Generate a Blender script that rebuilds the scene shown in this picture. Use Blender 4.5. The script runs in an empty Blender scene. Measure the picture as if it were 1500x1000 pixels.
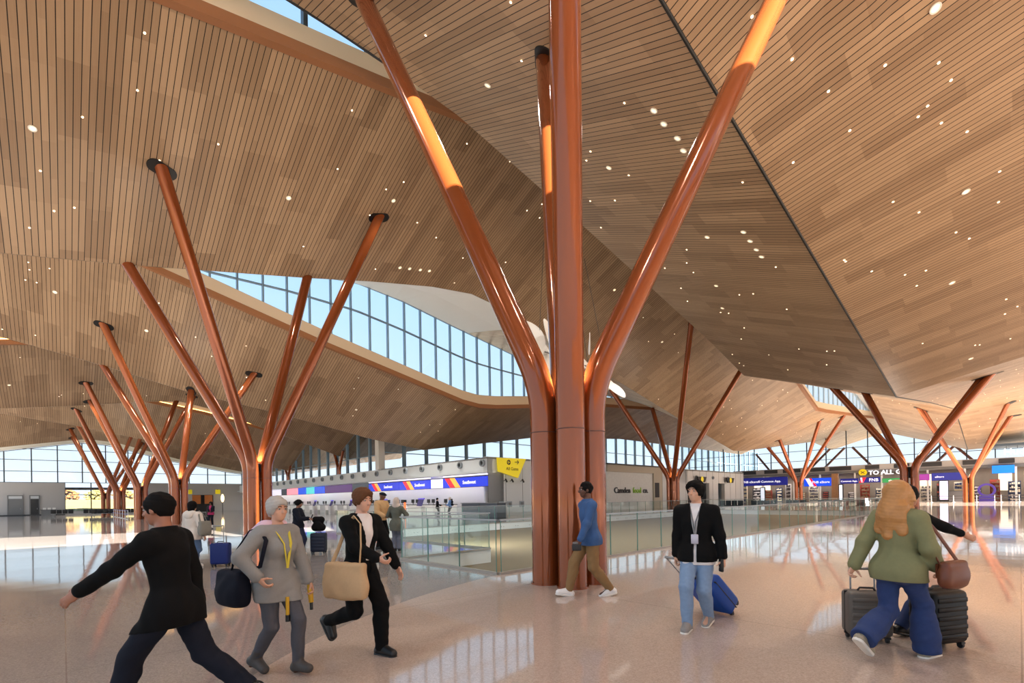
UPW=150; DLP=640; PLP=1300; CLP=700; LHP=3500
import math, random
import numpy as np
# ---- plan axes of the terminal: u runs along the rows of tree columns, v along the roof strips
UX, UY = -0.685, 0.7285
VX, VY = 0.7285, 0.685
def W(u, v, z=0.0): return (UX*u + VX*v, UY*u + VY*v, z)
def uv(x, y): return (UX*x + UY*y, VX*x + VY*y)
# ---- roof strips: lines at constant u, each with its own rolling height profile along v
STRIPS = {
 'B': [(-2.5, [(-26,22),(-11,20.5),(6,18.2),(11.5,16.2),(16,14.3),(41.3,9.95),(60,11.9),(85,13.4),(108,8.2),(122,10)]),
       (5.7,  [(-26,17.6),(10.5,13.3),(41.3,8.05),(60,10.0),(85,12.3),(106,8.2),(122,10)]),
       (15.5, [(-26,12.6),(-10,15.4),(0,16.8),(5.4,17.28),(8.1,17.34),(11.9,17.16),(20.9,15.57),(34.8,12.86),(41.1,11.38),(60,13.4),(85,15.8),(108,12),(122,13)])],
 'A': [(18.0, [(-26,10.8),(2.3,17.0),(10.4,18.7),(13.9,19.5),(22,21.3),(24,21.4),(27,21.1),(63.5,14.6),(71,12.3),(75,12.5),(108,15),(122,14)]),
       (28.0, [(-26,6.4),(-1.7,11.76),(2.3,12.58),(10.4,14.44),(14.2,15.39),(19,16.45),(22.5,16.93),(26,16.6),(41.8,13.28),(53.3,11.0),(69.8,7.87),(73,8.0),(108,11.8),(122,11)])],
 'C': [(38.0, [(-26,22.6),(3.7,16.7),(15.7,13.86),(29,11.1),(31.1,10.92),(33.5,11.1),(39.2,11.87),(48,13.2),(70,15),(122,15)]),
       (47.0, [(-26,18.0),(-2.9,13.01),(2.3,12.02),(7.4,10.85),(15.1,9.72),(24,8.08),(30.3,7.3),(48.3,10.07),(70,11.5),(122,11.5)])],
 'D': [(57.0, [(-26,9.6),(-3.6,14.8),(5,16.7),(9,17.0),(13,16.4),(30,11.5),(50,15)]),
       (66.0, [(-26,5.9),(-4.2,10.85),(.3,11.6),(7.2,12.95),(10,13.3),(13,12.8),(30,7.5),(50,11)])],
 'E': [(77.0, [(-26,20.5),(8.4,14.67),(14.4,13.82),(21.3,12.45),(30,10.8),(50,14)]),
       (86.0, [(-26,16.6),(-5.5,13.07),(-1.7,12.53),(1.3,12.19),(10,10.6),(20.7,8.3),(28.6,6.9),(50,10)])],
 'F': [(96.0, [(-26,10.8),(0,16),(6,16.8),(12,15.4),(30,10.5),(50,14)]),
       (106.0,[(-26,6.2),(-6.8,10.57),(.8,12.15),(3.3,12.55),(6.8,12.22),(15.5,9.81),(25.5,7.83),(32,7),(50,10)])],
}
def prof(p, v):
    return float(np.interp(v, [a for a,_ in p], [b for _,b in p]))
def zc(s, u, v):
    L = STRIPS[s]
    for (u0,p0),(u1,p1) in zip(L, L[1:]):
        if u <= u1 or u1 == L[-1][0]:
            t = (u-u0)/(u1-u0)
            return prof(p0,v)*(1-t)+prof(p1,v)*t
import bpy, bmesh
from mathutils import Vector, Matrix
random.seed(7)
SC = bpy.context.scene
COL = SC.collection
H = 1.55          # camera height
PI = math.pi

# ------------------------------------------------------------------ materials
def lin(c):
    return tuple((x/255/12.92 if x/255 <= .04045 else ((x/255+.055)/1.055)**2.4) for x in c)
MATS = {}
def mat(name, rgb=(200,200,200), rough=.5, metal=0., coat=0., emit=None, estr=0., spec=.5, sheen=0., noise=0., nscale=20.):
    if name in MATS: return MATS[name]
    m = bpy.data.materials.new(name); m.use_nodes = True
    nt = m.node_tree; b = nt.nodes['Principled BSDF']
    c = lin(rgb)
    b.inputs['Base Color'].default_value = (*c,1)
    b.inputs['Roughness'].default_value = rough
    b.inputs['Metallic'].default_value = metal
    b.inputs['Coat Weight'].default_value = coat
    b.inputs['Specular IOR Level'].default_value = spec
    b.inputs['Sheen Weight'].default_value = sheen
    if emit:
        b.inputs['Emission Color'].default_value = (*lin(emit),1)
        b.inputs['Emission Strength'].default_value = estr
    if noise:
        tc = nt.nodes.new('ShaderNodeTexCoord'); n = nt.nodes.new('ShaderNodeTexNoise')
        n.inputs['Scale'].default_value = nscale; n.inputs['Detail'].default_value = 3
        nt.links.new(tc.outputs['Object'], n.inputs['Vector'])
        mx = nt.nodes.new('ShaderNodeMix'); mx.data_type = 'RGBA'
        mx.inputs[6].default_value = (*[x*(1-noise) for x in c],1)
        mx.inputs[7].default_value = (*[min(1,x*(1+noise)) for x in c],1)
        nt.links.new(n.outputs['Fac'], mx.inputs[0]); nt.links.new(mx.outputs[2], b.inputs['Base Color'])
    MATS[name] = m
    return m
def thin_glass(name, tint=(235,245,242), ior=1.45, base=.0):
    if name in MATS: return MATS[name]
    m = bpy.data.materials.new(name); m.use_nodes = True
    nt = m.node_tree; nt.nodes.clear()
    o = nt.nodes.new('ShaderNodeOutputMaterial'); mx = nt.nodes.new('ShaderNodeMixShader')
    t = nt.nodes.new('ShaderNodeBsdfTransparent'); g = nt.nodes.new('ShaderNodeBsdfGlossy'); lw = nt.nodes.new('ShaderNodeLayerWeight')
    t.inputs[0].default_value = (*lin(tint),1); g.inputs['Roughness'].default_value = .01
    pw = nt.nodes.new('ShaderNodeMath'); pw.operation = 'POWER'; pw.inputs[1].default_value = 4.5; nt.links.new(lw.outputs['Facing'], pw.inputs[0])
    ma = nt.nodes.new('ShaderNodeMath'); ma.operation = 'MULTIPLY_ADD'; ma.use_clamp = True; ma.inputs[1].default_value = .9; ma.inputs[2].default_value = .06+base
    nt.links.new(pw.outputs[0], ma.inputs[0]); nt.links.new(ma.outputs[0], mx.inputs[0])
    nt.links.new(t.outputs[0], mx.inputs[1]); nt.links.new(g.outputs[0], mx.inputs[2])
    nt.links.new(mx.outputs[0], o.inputs[0])
    MATS[name] = m
    return m
class NT:
    """small helper for writing node trees"""
    def __init__(s, m): s.t = m.node_tree
    def n(s, typ, **kw):
        x = s.t.nodes.new('ShaderNode'+typ)
        for k,v in kw.items(): setattr(x,k,v)
        return x
    def l(s, a, b): s.t.links.new(a,b)
    def math(s, op, a, b=None, c=None, clamp=False):
        x = s.n('Math', operation=op); x.use_clamp = clamp
        for i,q in enumerate((a,b,c)):
            if q is None: continue
            if isinstance(q,(int,float)): x.inputs[i].default_value = q
            else: s.l(q, x.inputs[i])
        return x.outputs[0]
    def dot(s, vec, d):
        x = s.n('VectorMath', operation='DOT_PRODUCT'); s.l(vec, x.inputs[0]); x.inputs[1].default_value = d
        return x.outputs['Value']
    def comb(s, a, b, c=0.):
        x = s.n('CombineXYZ')
        for i,q in enumerate((a,b,c)):
            if isinstance(q,(int,float)): x.inputs[i].default_value = q
            else: s.l(q, x.inputs[i])
        return x.outputs[0]
    def white(s, vec):
        x = s.n('TexWhiteNoise'); x.noise_dimensions = '3D'; s.l(vec, x.inputs['Vector']); return x.outputs['Value']
    def mix(s, f, a, b, blend='MIX'):
        x = s.n('Mix'); x.data_type = 'RGBA'; x.blend_type = blend
        for i,q in ((0,f),(6,a),(7,b)):
            if isinstance(q,(int,float)): x.inputs[i].default_value = q
            elif isinstance(q,tuple): x.inputs[i].default_value = (*q,1) if len(q)==3 else q
            else: s.l(q, x.inputs[i])
        return x.outputs[2]
def wood_slats(name, light, dark, pitch=.2, gap=.12):
    m = bpy.data.materials.new(name); m.use_nodes = True; MATS[name] = m
    N = NT(m); b = m.node_tree.nodes['Principled BSDF']
    geo = N.n('NewGeometry'); P = geo.outputs['Position']
    u = N.dot(P,(UX,UY,0)); v = N.dot(P,(VX,VY,0))
    sv = N.math('DIVIDE', v, pitch)
    fr = N.math('FRACT', sv); si = N.math('FLOOR', sv)
    # panels of four slats, each about 2.4 m long with its own tone
    pi_ = N.math('FLOOR', N.math('DIVIDE', sv, 4.0))
    off = N.math('MULTIPLY', N.white(N.comb(pi_, 3.3)), 2.4)
    ui = N.math('FLOOR', N.math('DIVIDE', N.math('ADD', u, off), 2.4))
    tone = N.white(N.comb(pi_, ui, 1.7))
    soff = N.math('MULTIPLY', N.white(N.comb(si, 9.1)), 3.6)
    sui = N.math('FLOOR', N.math('DIVIDE', N.math('ADD', u, soff), 3.6))
    tone2 = N.white(N.comb(si, sui, 5.2))
    gr = N.n('TexNoise'); gr.inputs['Scale'].default_value = 1.0; gr.inputs['Detail'].default_value = 4
    N.l(N.comb(N.math('MULTIPLY',u,.9), N.math('MULTIPLY',v,28.)), gr.inputs['Vector'])
    f = N.math('ADD', N.math('MULTIPLY', tone, .55), N.math('ADD', N.math('MULTIPLY', tone2, .25), N.math('MULTIPLY', gr.outputs['Fac'], .3)))
    base = N.mix(f, lin(dark), lin(light))
    g = N.math('LESS_THAN', fr, gap)
    colr = N.mix(g, base, lin((22,14,9)))
    N.l(colr, b.inputs['Base Color'])
    b.inputs['Roughness'].default_value = .42; b.inputs['Specular IOR Level'].default_value = .35
    return m

# ------------------------------------------------------------------ meshes
class MB:
    def __init__(s): s.v=[]; s.f=[]; s.mi=[]; s.sm=[]
    def add(s, vs, fs, mi=0, smooth=False):
        o=len(s.v); s.v.extend([tuple(map(float,p)) for p in vs])
        for f in fs: s.f.append([o+i for i in f]); s.mi.append(mi); s.sm.append(smooth)
        return s
    def box8(s, p, mi=0):
        return s.add(p, [(0,3,2,1),(4,5,6,7),(0,1,5,4),(1,2,6,5),(2,3,7,6),(3,0,4,7)], mi)
    def box(s, c, d, mi=0, ax=None):
        """box with centre c, full sizes d, along axes ax (3 vectors; world by default)"""
        ax = ax or ((1,0,0),(0,1,0),(0,0,1))
        A=[Vector(a)*(h/2) for a,h in zip(ax,d)]; C=Vector(c)
        p=[C+A[0]*x+A[1]*y+A[2]*z for z in(-1,1) for x,y in((-1,-1),(1,-1),(1,1),(-1,1))]
        return s.box8(p,mi)
    def ubox(s, u0,u1,v0,v1,z0,z1, mi=0):
        """box aligned with the terminal's plan axes"""
        p=[W(u,v,z) for z in(z0,z1) for u,v in((u0,v0),(u0,v1),(u1,v1),(u1,v0))]
        return s.box8(p,mi)
    def prism(s, pts, d, mi=0):
        """polygon pts extruded by the vector d"""
        n=len(pts); q=[Vector(p) for p in pts]; D=Vector(d)
        s.add(q+[p+D for p in q], [tuple(range(n))[::-1], tuple(range(n,2*n))]+[(i,(i+1)%n,n+(i+1)%n,n+i) for i in range(n)], mi)
        return s
    def tube(s, path, r, n=12, mi=0, cap=True, smooth=True, flat=None):
        path=[Vector(p) for p in path]; k=len(path)
        R=r if isinstance(r,(list,tuple)) else [r]*k
        t0=(path[1]-path[0]).normalized()
        up=Vector((0,0,1)) if abs(t0.z)<.95 else Vector((1,0,0))
        x=t0.cross(up).normalized(); vs=[]
        pt=t0
        for i,p in enumerate(path):
            t=(path[min(i+1,k-1)]-path[max(i-1,0)]).normalized()
            q=pt.rotation_difference(t); x=(q@x); x=(x-t*x.dot(t)).normalized(); pt=t
            y=t.cross(x)
            for j in range(n):
                a=2*PI*j/n
                vs.append(p+(x*math.cos(a)+y*math.sin(a)*(flat or 1))*R[i])
        fs=[(i*n+j,i*n+(j+1)%n,(i+1)*n+(j+1)%n,(i+1)*n+j) for i in range(k-1) for j in range(n)]
        s.add(vs,fs,mi,smooth)
        if cap:
            s.add(vs[:n],[tuple(range(n))[::-1]],mi); s.add(vs[-n:],[tuple(range(n))],mi)
        return s
    def cyl(s, a, b, r, n=16, mi=0, r2=None, smooth=True):
        return s.tube([a,b],[r,r if r2 is None else r2],n,mi,True,smooth)
    def ring(s, c, nrm, r0, r1, h=.02, n=24, mi=0):
        """flat ring of inner radius r0, outer r1, thickness h along nrm"""
        C=Vector(c); N_=Vector(nrm).normalized(); up=Vector((0,0,1)) if abs(N_.z)<.9 else Vector((1,0,0))
        X=N_.cross(up).normalized(); Y=N_.cross(X); vs=[]
        for rr,hh in((r0,0),(r1,0),(r1,h),(r0,h)):
            for j in range(n):
                a=2*PI*j/n; vs.append(C+(X*math.cos(a)+Y*math.sin(a))*rr+N_*hh)
        fs=[(q*n+j,q*n+(j+1)%n,((q+1)%4)*n+(j+1)%n,((q+1)%4)*n+j) for q in range(4) for j in range(n)]
        return s.add(vs,fs,mi)
    def disc(s, c, nrm, r, n=20, mi=0, sx=1., xdir=None):
        C=Vector(c); N_=Vector(nrm).normalized(); up=Vector(xdir) if xdir is not None else (Vector((0,0,1)) if abs(N_.z)<.9 else Vector((1,0,0)))
        X=(up-N_*up.dot(N_)).normalized(); Y=N_.cross(X)
        return s.add([C+X*math.cos(2*PI*j/n)*r*sx+Y*math.sin(2*PI*j/n)*r for j in range(n)],[tuple(range(n))],mi)
    def ball(s, c, r, n=12, m=8, mi=0, mtx=None):
        r=(r,r,r) if isinstance(r,(int,float)) else r; vs=[]
        for i in range(m+1):
            th=PI*i/m
            for j in range(n):
                a=2*PI*j/n; p=Vector((r[0]*math.sin(th)*math.cos(a),r[1]*math.sin(th)*math.sin(a),r[2]*math.cos(th)))
                if mtx is not None: p=mtx@p
                vs.append(Vector(c)+p)
        fs=[(i*n+j,(i+1)*n+j,(i+1)*n+(j+1)%n,i*n+(j+1)%n) for i in range(m) for j in range(n)]
        return s.add(vs,fs,mi,True)
    def rbox(s, c, d, r=.02, seg=2, mi=0, mtx=None):
        """box with rounded edges"""
        bm=bmesh.new(); bmesh.ops.create_cube(bm,size=1)
        for v in bm.verts: v.co=Vector((v.co.x*d[0],v.co.y*d[1],v.co.z*d[2]))
        bmesh.ops.bevel(bm,geom=bm.edges[:],offset=r,segments=seg,affect='EDGES',profile=.5)
        bm.verts.index_update()
        vs=[(mtx@v.co if mtx is not None else v.co)+Vector(c) for v in bm.verts]
        fs=[[v.index for v in f.verts] for f in bm.faces]; bm.free()
        return s.add(vs,fs,mi,True)
    def build(s, name, mats, parent=None, kind=None, label=None, cat=None, group=None):
        me=bpy.data.meshes.new(name)
        off=Vector((0,0,0))
        if parent is not None:
            off=Vector(parent.get('_o',(0,0,0)))
        me.from_pydata([tuple(Vector(p)-off) for p in s.v],[],s.f)
        for m in (mats if isinstance(mats,(list,tuple)) else [mats]): me.materials.append(m)
        me.polygons.foreach_set('material_index',s.mi); me.polygons.foreach_set('use_smooth',s.sm)
        me.update()
        o=bpy.data.objects.new(name,me); COL.objects.link(o)
        if parent is not None:
            o.parent=parent; o['_o']=tuple(off)
        if kind: o['kind']=kind
        if label: o['label']=label
        if cat: o['category']=cat
        if group: o['group']=group
        return o
def thing(name, label, cat, loc=(0,0,0), group=None):
    o=bpy.data.objects.new(name,None); COL.objects.link(o); o.location=loc; o['_o']=tuple(loc)
    o.empty_display_size=.2
    o['label']=label; o['category']=cat
    if group: o['group']=group
    return o
def copy_tree(o, loc=None, rotz=None, label=None, parent=None, group=None):
    c=o.copy(); COL.objects.link(c)
    if parent is not None: c.parent=parent
    if loc is not None: c.location=loc
    if rotz is not None: c.rotation_euler=(0,0,rotz)
    if label: c['label']=label
    if group: c['group']=group
    for ch in list(o.children): copy_tree(ch, parent=c)
    return c
def text_mesh(name, body, size, origin, xdir, zdir, m, parent=None, depth=.02, align='LEFT', label=None, cat=None, bold=0.):
    """lettering standing in the plane of xdir and zdir at origin"""
    cu=bpy.data.curves.new(name,'FONT'); cu.body=body; cu.size=size; cu.extrude=depth; cu.align_x=align; cu.resolution_u=2; cu.offset=bold
    t=bpy.data.objects.new(name,cu); COL.objects.link(t)
    dg=bpy.context.evaluated_depsgraph_get(); dg.update()
    me=bpy.data.meshes.new_from_object(t.evaluated_get(dg))
    bpy.data.objects.remove(t); bpy.data.curves.remove(cu)
    X=Vector(xdir).normalized(); Z=Vector(zdir).normalized(); Y=X.cross(Z)
    off=Vector(parent.get('_o',(0,0,0))) if parent is not None else Vector((0,0,0))
    O=Vector(origin)-off
    me.transform(Matrix(((X.x,Z.x,Y.x,O.x),(X.y,Z.y,Y.y,O.y),(X.z,Z.z,Y.z,O.z),(0,0,0,1))))
    me.name=name; me.materials.clear(); me.materials.append(m)
    o=bpy.data.objects.new(name,me); COL.objects.link(o)
    if parent is not None: o.parent=parent; o['_o']=tuple(off)
    if label: o['label']=label
    if cat: o['category']=cat
    return o
# ================================================================== camera, world, sun
cam=bpy.data.cameras.new('camera'); cam.sensor_fit='HORIZONTAL'; cam.sensor_width=36; cam.lens=700/1500*36
cam.shift_y=(730-500)/1500; cam.clip_end=600; cam.clip_start=.1
co=bpy.data.objects.new('camera',cam); COL.objects.link(co)
co.matrix_world=Matrix.Translation((0,0,H))@Matrix.Rotation(.016,4,'Y')@Matrix.Rotation(PI/2,4,'X')
SC.camera=co
wd=bpy.data.worlds.new('sky'); SC.world=wd; wd.use_nodes=True
N=NT(wd); bg=wd.node_tree.nodes['Background']
tc=N.n('TexCoord'); sx=N.n('SeparateXYZ'); N.l(tc.outputs['Generated'],sx.inputs[0])
rp=N.n('ValToRGB'); N.l(N.math('MULTIPLY_ADD',sx.outputs[2],.5,.5),rp.inputs[0])
el=rp.color_ramp.elements
el[0].position=0; el[0].color=(.16,.13,.10,1); el[1].position=.495; el[1].color=(.30,.27,.23,1)
for p,c in ((.505,(.93,.97,1.0)),(.56,(.74,.88,1.0)),(.7,(.52,.75,1.0)),(1.,(.36,.60,.98))):
    e=el.new(p); e.color=(*c,1)
N.l(rp.outputs[0],bg.inputs[0]); bg.inputs[1].default_value=1.3
sl=bpy.data.lights.new('sun','SUN'); sl.energy=62; sl.color=(1,.92,.80); sl.angle=.009
so=bpy.data.objects.new('sun',sl); COL.objects.link(so)
SE=math.radians(27)
so.rotation_euler=Vector((UX*math.cos(SE),UY*math.cos(SE),-math.sin(SE))).to_track_quat('-Z','Y').to_euler()
SC.view_settings.view_transform='Standard'; SC.view_settings.look='None'; SC.view_settings.gamma=1; SC.view_settings.use_curve_mapping=False
SC.view_settings.exposure=0.0
try:
    SC.cycles.use_denoising=True; SC.cycles.denoiser='OPENIMAGEDENOISE'
    SC.cycles.max_bounces=10; SC.cycles.diffuse_bounces=5; SC.cycles.glossy_bounces=4; SC.cycles.transparent_max_bounces=24
    SC.cycles.caustics_reflective=False; SC.cycles.caustics_refractive=False; SC.cycles.sample_clamp_indirect=6
    SC.cycles.use_light_tree=True
except Exception: pass

# ================================================================== materials of the shell
wood=wood_slats('ceiling_wood',(180,153,124),(131,106,82))
mat('white_soffit',(240,238,234),.6); mat('cream',(226,206,178),.6); mat('veneer',(150,100,62),.5); mat('roof',(120,120,118),.9)
mat('wall_panel',(206,212,216),.45); mat('wall_grey',(176,175,175),.6); mat('beige',(226,221,213),.6); mat('light_band',(228,234,236),.4)
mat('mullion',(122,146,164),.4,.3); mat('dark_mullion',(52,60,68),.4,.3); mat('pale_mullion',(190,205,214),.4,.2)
mat('black',(14,14,15),.5); mat('dark_grey',(48,50,54),.5); mat('mid_grey',(110,112,114),.5); mat('charcoal',(32,33,36),.5)
mat('steel',(150,152,154),.3,.8); mat('white',(235,235,232),.45); mat('chrome',(190,190,190),.15,1.)
glass=thin_glass('window_glass',(236,246,252),1.45); rail_glass=thin_glass('rail_glass',(238,246,243),1.5,.02)
mat('glass_edge',(92,140,132),.2)

# floor : polished terrazzo, warm beige with a greyer field to the left
fm=bpy.data.materials.new('terrazzo'); fm.use_nodes=True; N=NT(fm); b=fm.node_tree.nodes['Principled BSDF']
geo=N.n('NewGeometry'); P=geo.outputs['Position']; sp=N.n('SeparateXYZ'); N.l(P,sp.inputs[0])
x,y=sp.outputs[0],sp.outputs[1]
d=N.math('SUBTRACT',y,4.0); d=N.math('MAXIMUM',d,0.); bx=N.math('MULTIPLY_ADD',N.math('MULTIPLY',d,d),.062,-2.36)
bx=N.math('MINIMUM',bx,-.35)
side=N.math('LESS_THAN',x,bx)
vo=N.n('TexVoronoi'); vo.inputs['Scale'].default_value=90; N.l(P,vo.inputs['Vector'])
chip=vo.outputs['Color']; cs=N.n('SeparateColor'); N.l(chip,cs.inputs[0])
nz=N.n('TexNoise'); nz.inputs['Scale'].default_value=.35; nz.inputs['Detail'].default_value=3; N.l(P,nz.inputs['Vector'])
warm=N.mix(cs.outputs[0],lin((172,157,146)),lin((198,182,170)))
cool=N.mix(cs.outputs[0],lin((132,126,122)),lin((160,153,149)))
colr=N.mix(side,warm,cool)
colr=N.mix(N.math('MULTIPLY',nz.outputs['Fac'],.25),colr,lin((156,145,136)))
u_=N.dot(P,(UX,UY,0)); v_=N.dot(P,(VX,VY,0))
def joint(c,per):
    f=N.math('FRACT',N.math('DIVIDE',c,per)); return N.math('LESS_THAN',f,.012/per)
jl=N.math('MAXIMUM',joint(u_,6.1),joint(v_,6.1))
colr=N.mix(N.math('MULTIPLY',jl,.45),colr,lin((96,84,74)))
N.l(colr,b.inputs['Base Color']); b.inputs['Roughness'].default_value=.055; b.inputs['Specular IOR Level'].default_value=.72
bn=N.n('TexNoise'); bn.inputs['Scale'].default_value=.9; bn.inputs['Detail'].default_value=1.5; N.l(P,bn.inputs['Vector'])
bp=N.n('Bump'); bp.inputs['Strength'].default_value=.05; bp.inputs['Distance'].default_value=.05; N.l(bn.outputs['Fac'],bp.inputs['Height']); N.l(bp.outputs[0],b.inputs['Normal'])
MATS['terrazzo']=fm

WU0,WU1,WV0,WV1=7.3,22.6,6.46,50.0      # the floor opening, with a step at its near left
SU,SV=11.2,9.6
fb=MB()
us=[-70,WU0,SU,WU1,135]; vs=[-45,WV0,SV,WV1,150]
for i in range(4):
    for j in range(4):
        if (i==1 and j in(1,2)) or (i==2 and j==2): continue
        fb.add([W(us[i],vs[j]),W(us[i],vs[j+1]),W(us[i+1],vs[j+1]),W(us[i+1],vs[j])],[(3,2,1,0)])
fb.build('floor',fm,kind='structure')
lb=MB(); lb.ubox(WU0-3,WU1+3,WV0-3,WV1+3,-5.6,-5.4); lb.build('floor',mat('beige'),kind='structure')
# slab edge and walls of the opening
def edge_set(o,z0,z1):
    b=MB(); t=.5
    b.ubox(WU1+o,WU1+t,SV-t,WV1+t,z0,z1); b.ubox(WU0-t,WU0-o,WV0-t,WV1+t,z0,z1); b.ubox(WU0,WU1,WV1+o,WV1+t,z0,z1)
    b.ubox(WU0,SU,WV0-t,WV0-o,z0,z1); b.ubox(SU+o,SU+t,WV0-t,SV,z0,z1); b.ubox(SU+t,WU1,SV-t,SV-o,z0,z1)
    return b
edge_set(0,-.75,-.01).build('trim_1',mat('light_band'),kind='structure')
edge_set(.12,-5.4,-.76).build('wall_opening',mat('beige'),kind='structure')

VMIN=-11.0   # the hall is built from here on
# ================================================================== rolling timber ceilings
def strip_slab(s, thick=.7):
    L=STRIPS[s]; vs=sorted({max(VMIN,a) for _,p in L for a,_ in p})
    full=[]
    for a,c in zip(vs,vs[1:]):
        k=max(1,int((c-a)/3)); full+= [a+(c-a)*i/k for i in range(k)]
    full.append(vs[-1])
    ul=[]
    for (u0,_),(u1,_) in zip(L,L[1:]): ul+=[u0+(u1-u0)*i/5 for i in range(5)]
    ul.append(L[-1][0]); n=len(ul); m=len(full); b=MB()
    top=[]; bot=[]
    for v in full:
        for u in ul:
            z=zc(s,u,v); bot.append(W(u,v,z)); top.append(W(u,v,z+thick))
    q=lambda i,j:(i*n+j,(i+1)*n+j,(i+1)*n+j+1,i*n+j+1)
    b.add(bot,[q(i,j) for i in range(m-1) for j in range(n-1)],0)
    b.add(top,[q(i,j)[::-1] for i in range(m-1) for j in range(n-1)],1)
    al=bot+top; o=len(bot); fs=[]
    for i in range(m-1):
        for j,fl in((0,0),(n-1,1)):
            f=(i*n+j,(i+1)*n+j,o+(i+1)*n+j,o+i*n+j); fs.append(f[::-1] if not fl else f)
    for j in range(n-1):
        for i in(0,m-1): fs.append((i*n+j,i*n+j+1,o+i*n+j+1,o+i*n+j))
    b.add(al,fs,2)
    o=b.build('ceiling',[wood,mat('roof'),mat('cream')],kind='structure')
    return o
for s in STRIPS: strip_slab(s)
# shadow joint along the fold of the near strip
jb=MB(); L=STRIPS['B'][1][1]
jp=[W(5.7,v,prof(L,v)-.0) for v in [VMIN]+[a for a,_ in L if a>VMIN]]
jb.tube(jp,.05,6); jb.build('trim_2',mat('black'),kind='structure')

def vlist(v0,v1,st=3.0):
    k=max(1,round((v1-v0)/st)); return [v0+(v1-v0)*i/k for i in range(k+1)]
def ribbon(b, P0, P1, mi=0):
    n=len(P0); b.add(P0+P1,[(i,i+1,n+i+1,n+i) for i in range(n-1)],mi)
TRIM=[3]; WIN=[1]
def near_edge(s, v0, v1, hgt):
    """eaves beam of a strip: veneer lip below, cream fascia above"""
    u,p=STRIPS[s][0]; vv=sorted(set(vlist(v0,v1,2.)+[a for a,_ in p if v0<a<v1])); b=MB()
    z=[prof(p,v) for v in vv]
    A=[W(u-.32,v,q-.06) for v,q in zip(vv,z)]; B_=[W(u-.32,v,q+.34) for v,q in zip(vv,z)]
    C=[W(u-.25,v,q+.36) for v,q in zip(vv,z)]; D=[W(u-.05,v,q+hgt) for v,q in zip(vv,z)]; E_=[W(u+.25,v,q+hgt) for v,q in zip(vv,z)]
    F=[W(u+.0,v,q-.06) for v,q in zip(vv,z)]
    ribbon(b,A,B_,0); ribbon(b,B_,C,0); ribbon(b,C,D,1); ribbon(b,D,E_,1); ribbon(b,F,A,0)
    b.build('trim_%d'%TRIM[0],[mat('veneer'),mat('cream')],kind='structure'); TRIM[0]+=1
pale=wood_slats('pale_timber',(206,180,150),(168,140,112))
def soffit(s, uto, ztop, v0, v1, mm='white_soffit'):
    u,p=STRIPS[s][-1]; vv=sorted(set(vlist(v0,v1,2.)+[a for a,_ in p if v0<a<v1])); b=MB()
    A=[W(u,v,prof(p,v)-.01) for v in vv]; M=[W((u+uto)/2,v,(prof(p,v)+ztop(v))/2+.25) for v in vv]; B_=[W(uto+.2,v,ztop(v)) for v in vv]
    ribbon(b,A,M); ribbon(b,M,B_)
    A2=[(a[0],a[1],a[2]+.5) for a in A]; B2=[(a[0],a[1],a[2]+.5) for a in B_]
    ribbon(b,B2,A2,1)
    b.build('ceiling',[MATS[mm],mat('roof')],kind='structure')
def clerestory(u, zb, zt, v0, v1, sp=3.2, bars=(.62,), mm='mullion', w=.13, axis='u', minh=.05, dep=.28):
    """glazed wall with its frame; only where the sill lies under the head"""
    n=WIN[0]; WIN[0]+=1
    root=bpy.data.objects.new('window_%d'%n,None); COL.objects.link(root); root['kind']='structure'; root['_o']=(0,0,0)
    pt=(lambda v,z,du=0.: W(u+du,v,z)) if axis=='u' else (lambda v,z,du=0.: W(v,u+du,z))
    k=max(1,round((v1-v0)/sp)); vv=[v0+(v1-v0)*i/k for i in range(k+1)]
    g=MB(); f=MB(); fin=[]
    for a,c in zip(vv,vv[1:]):
        for q in range(4):
            a2=a+(c-a)*q/4; c2=a+(c-a)*(q+1)/4
            if zt(a2)-zb(a2)>minh or zt(c2)-zb(c2)>minh:
                g.add([pt(a2,zb(a2)),pt(c2,zb(c2)),pt(c2,max(zb(c2),zt(c2))),pt(a2,max(zb(a2),zt(a2)))],[(0,1,2,3)])
    def bar(v,z0,z1):
        e=w/2; f.box8([pt(v-e,z0,-dep/2),pt(v+e,z0,-dep/2),pt(v+e,z0,dep/2),pt(v-e,z0,dep/2),pt(v-e,z1,-dep/2),pt(v+e,z1,-dep/2),pt(v+e,z1,dep/2),pt(v-e,z1,dep/2)])
    for v in vv:
        if zt(v)-zb(v)>minh: bar(v,zb(v),zt(v)+.05)
    def rail(zf,hh=.09):
        for a,c in zip(vv,vv[1:]):
            for q in range(2):
                a2=a+(c-a)*q/2; c2=a+(c-a)*(q+1)/2
                if zt(a2)-zb(a2)>minh or zt(c2)-zb(c2)>minh:
                    za,zd=zf(a2),zf(c2)
                    if za>zt(a2)+.2 and zd>zt(c2)+.2: continue
                    d=dep*.4
                    f.box8([pt(a2,za-hh/2,-d),pt(c2,zd-hh/2,-d),pt(c2,zd-hh/2,d),pt(a2,za-hh/2,d),pt(a2,za+hh/2,-d),pt(c2,zd+hh/2,-d),pt(c2,zd+hh/2,d),pt(a2,za+hh/2,d)])
    rail(lambda v:zt(v)); rail(zb)
    for q in bars: rail(q if callable(q) else (lambda v,q=q: zb(v)*q+zt(v)*(1-q)))
    g.build('glass_pane',glass,root); f.build('window_frame',mat(mm),root)
    return root
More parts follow.
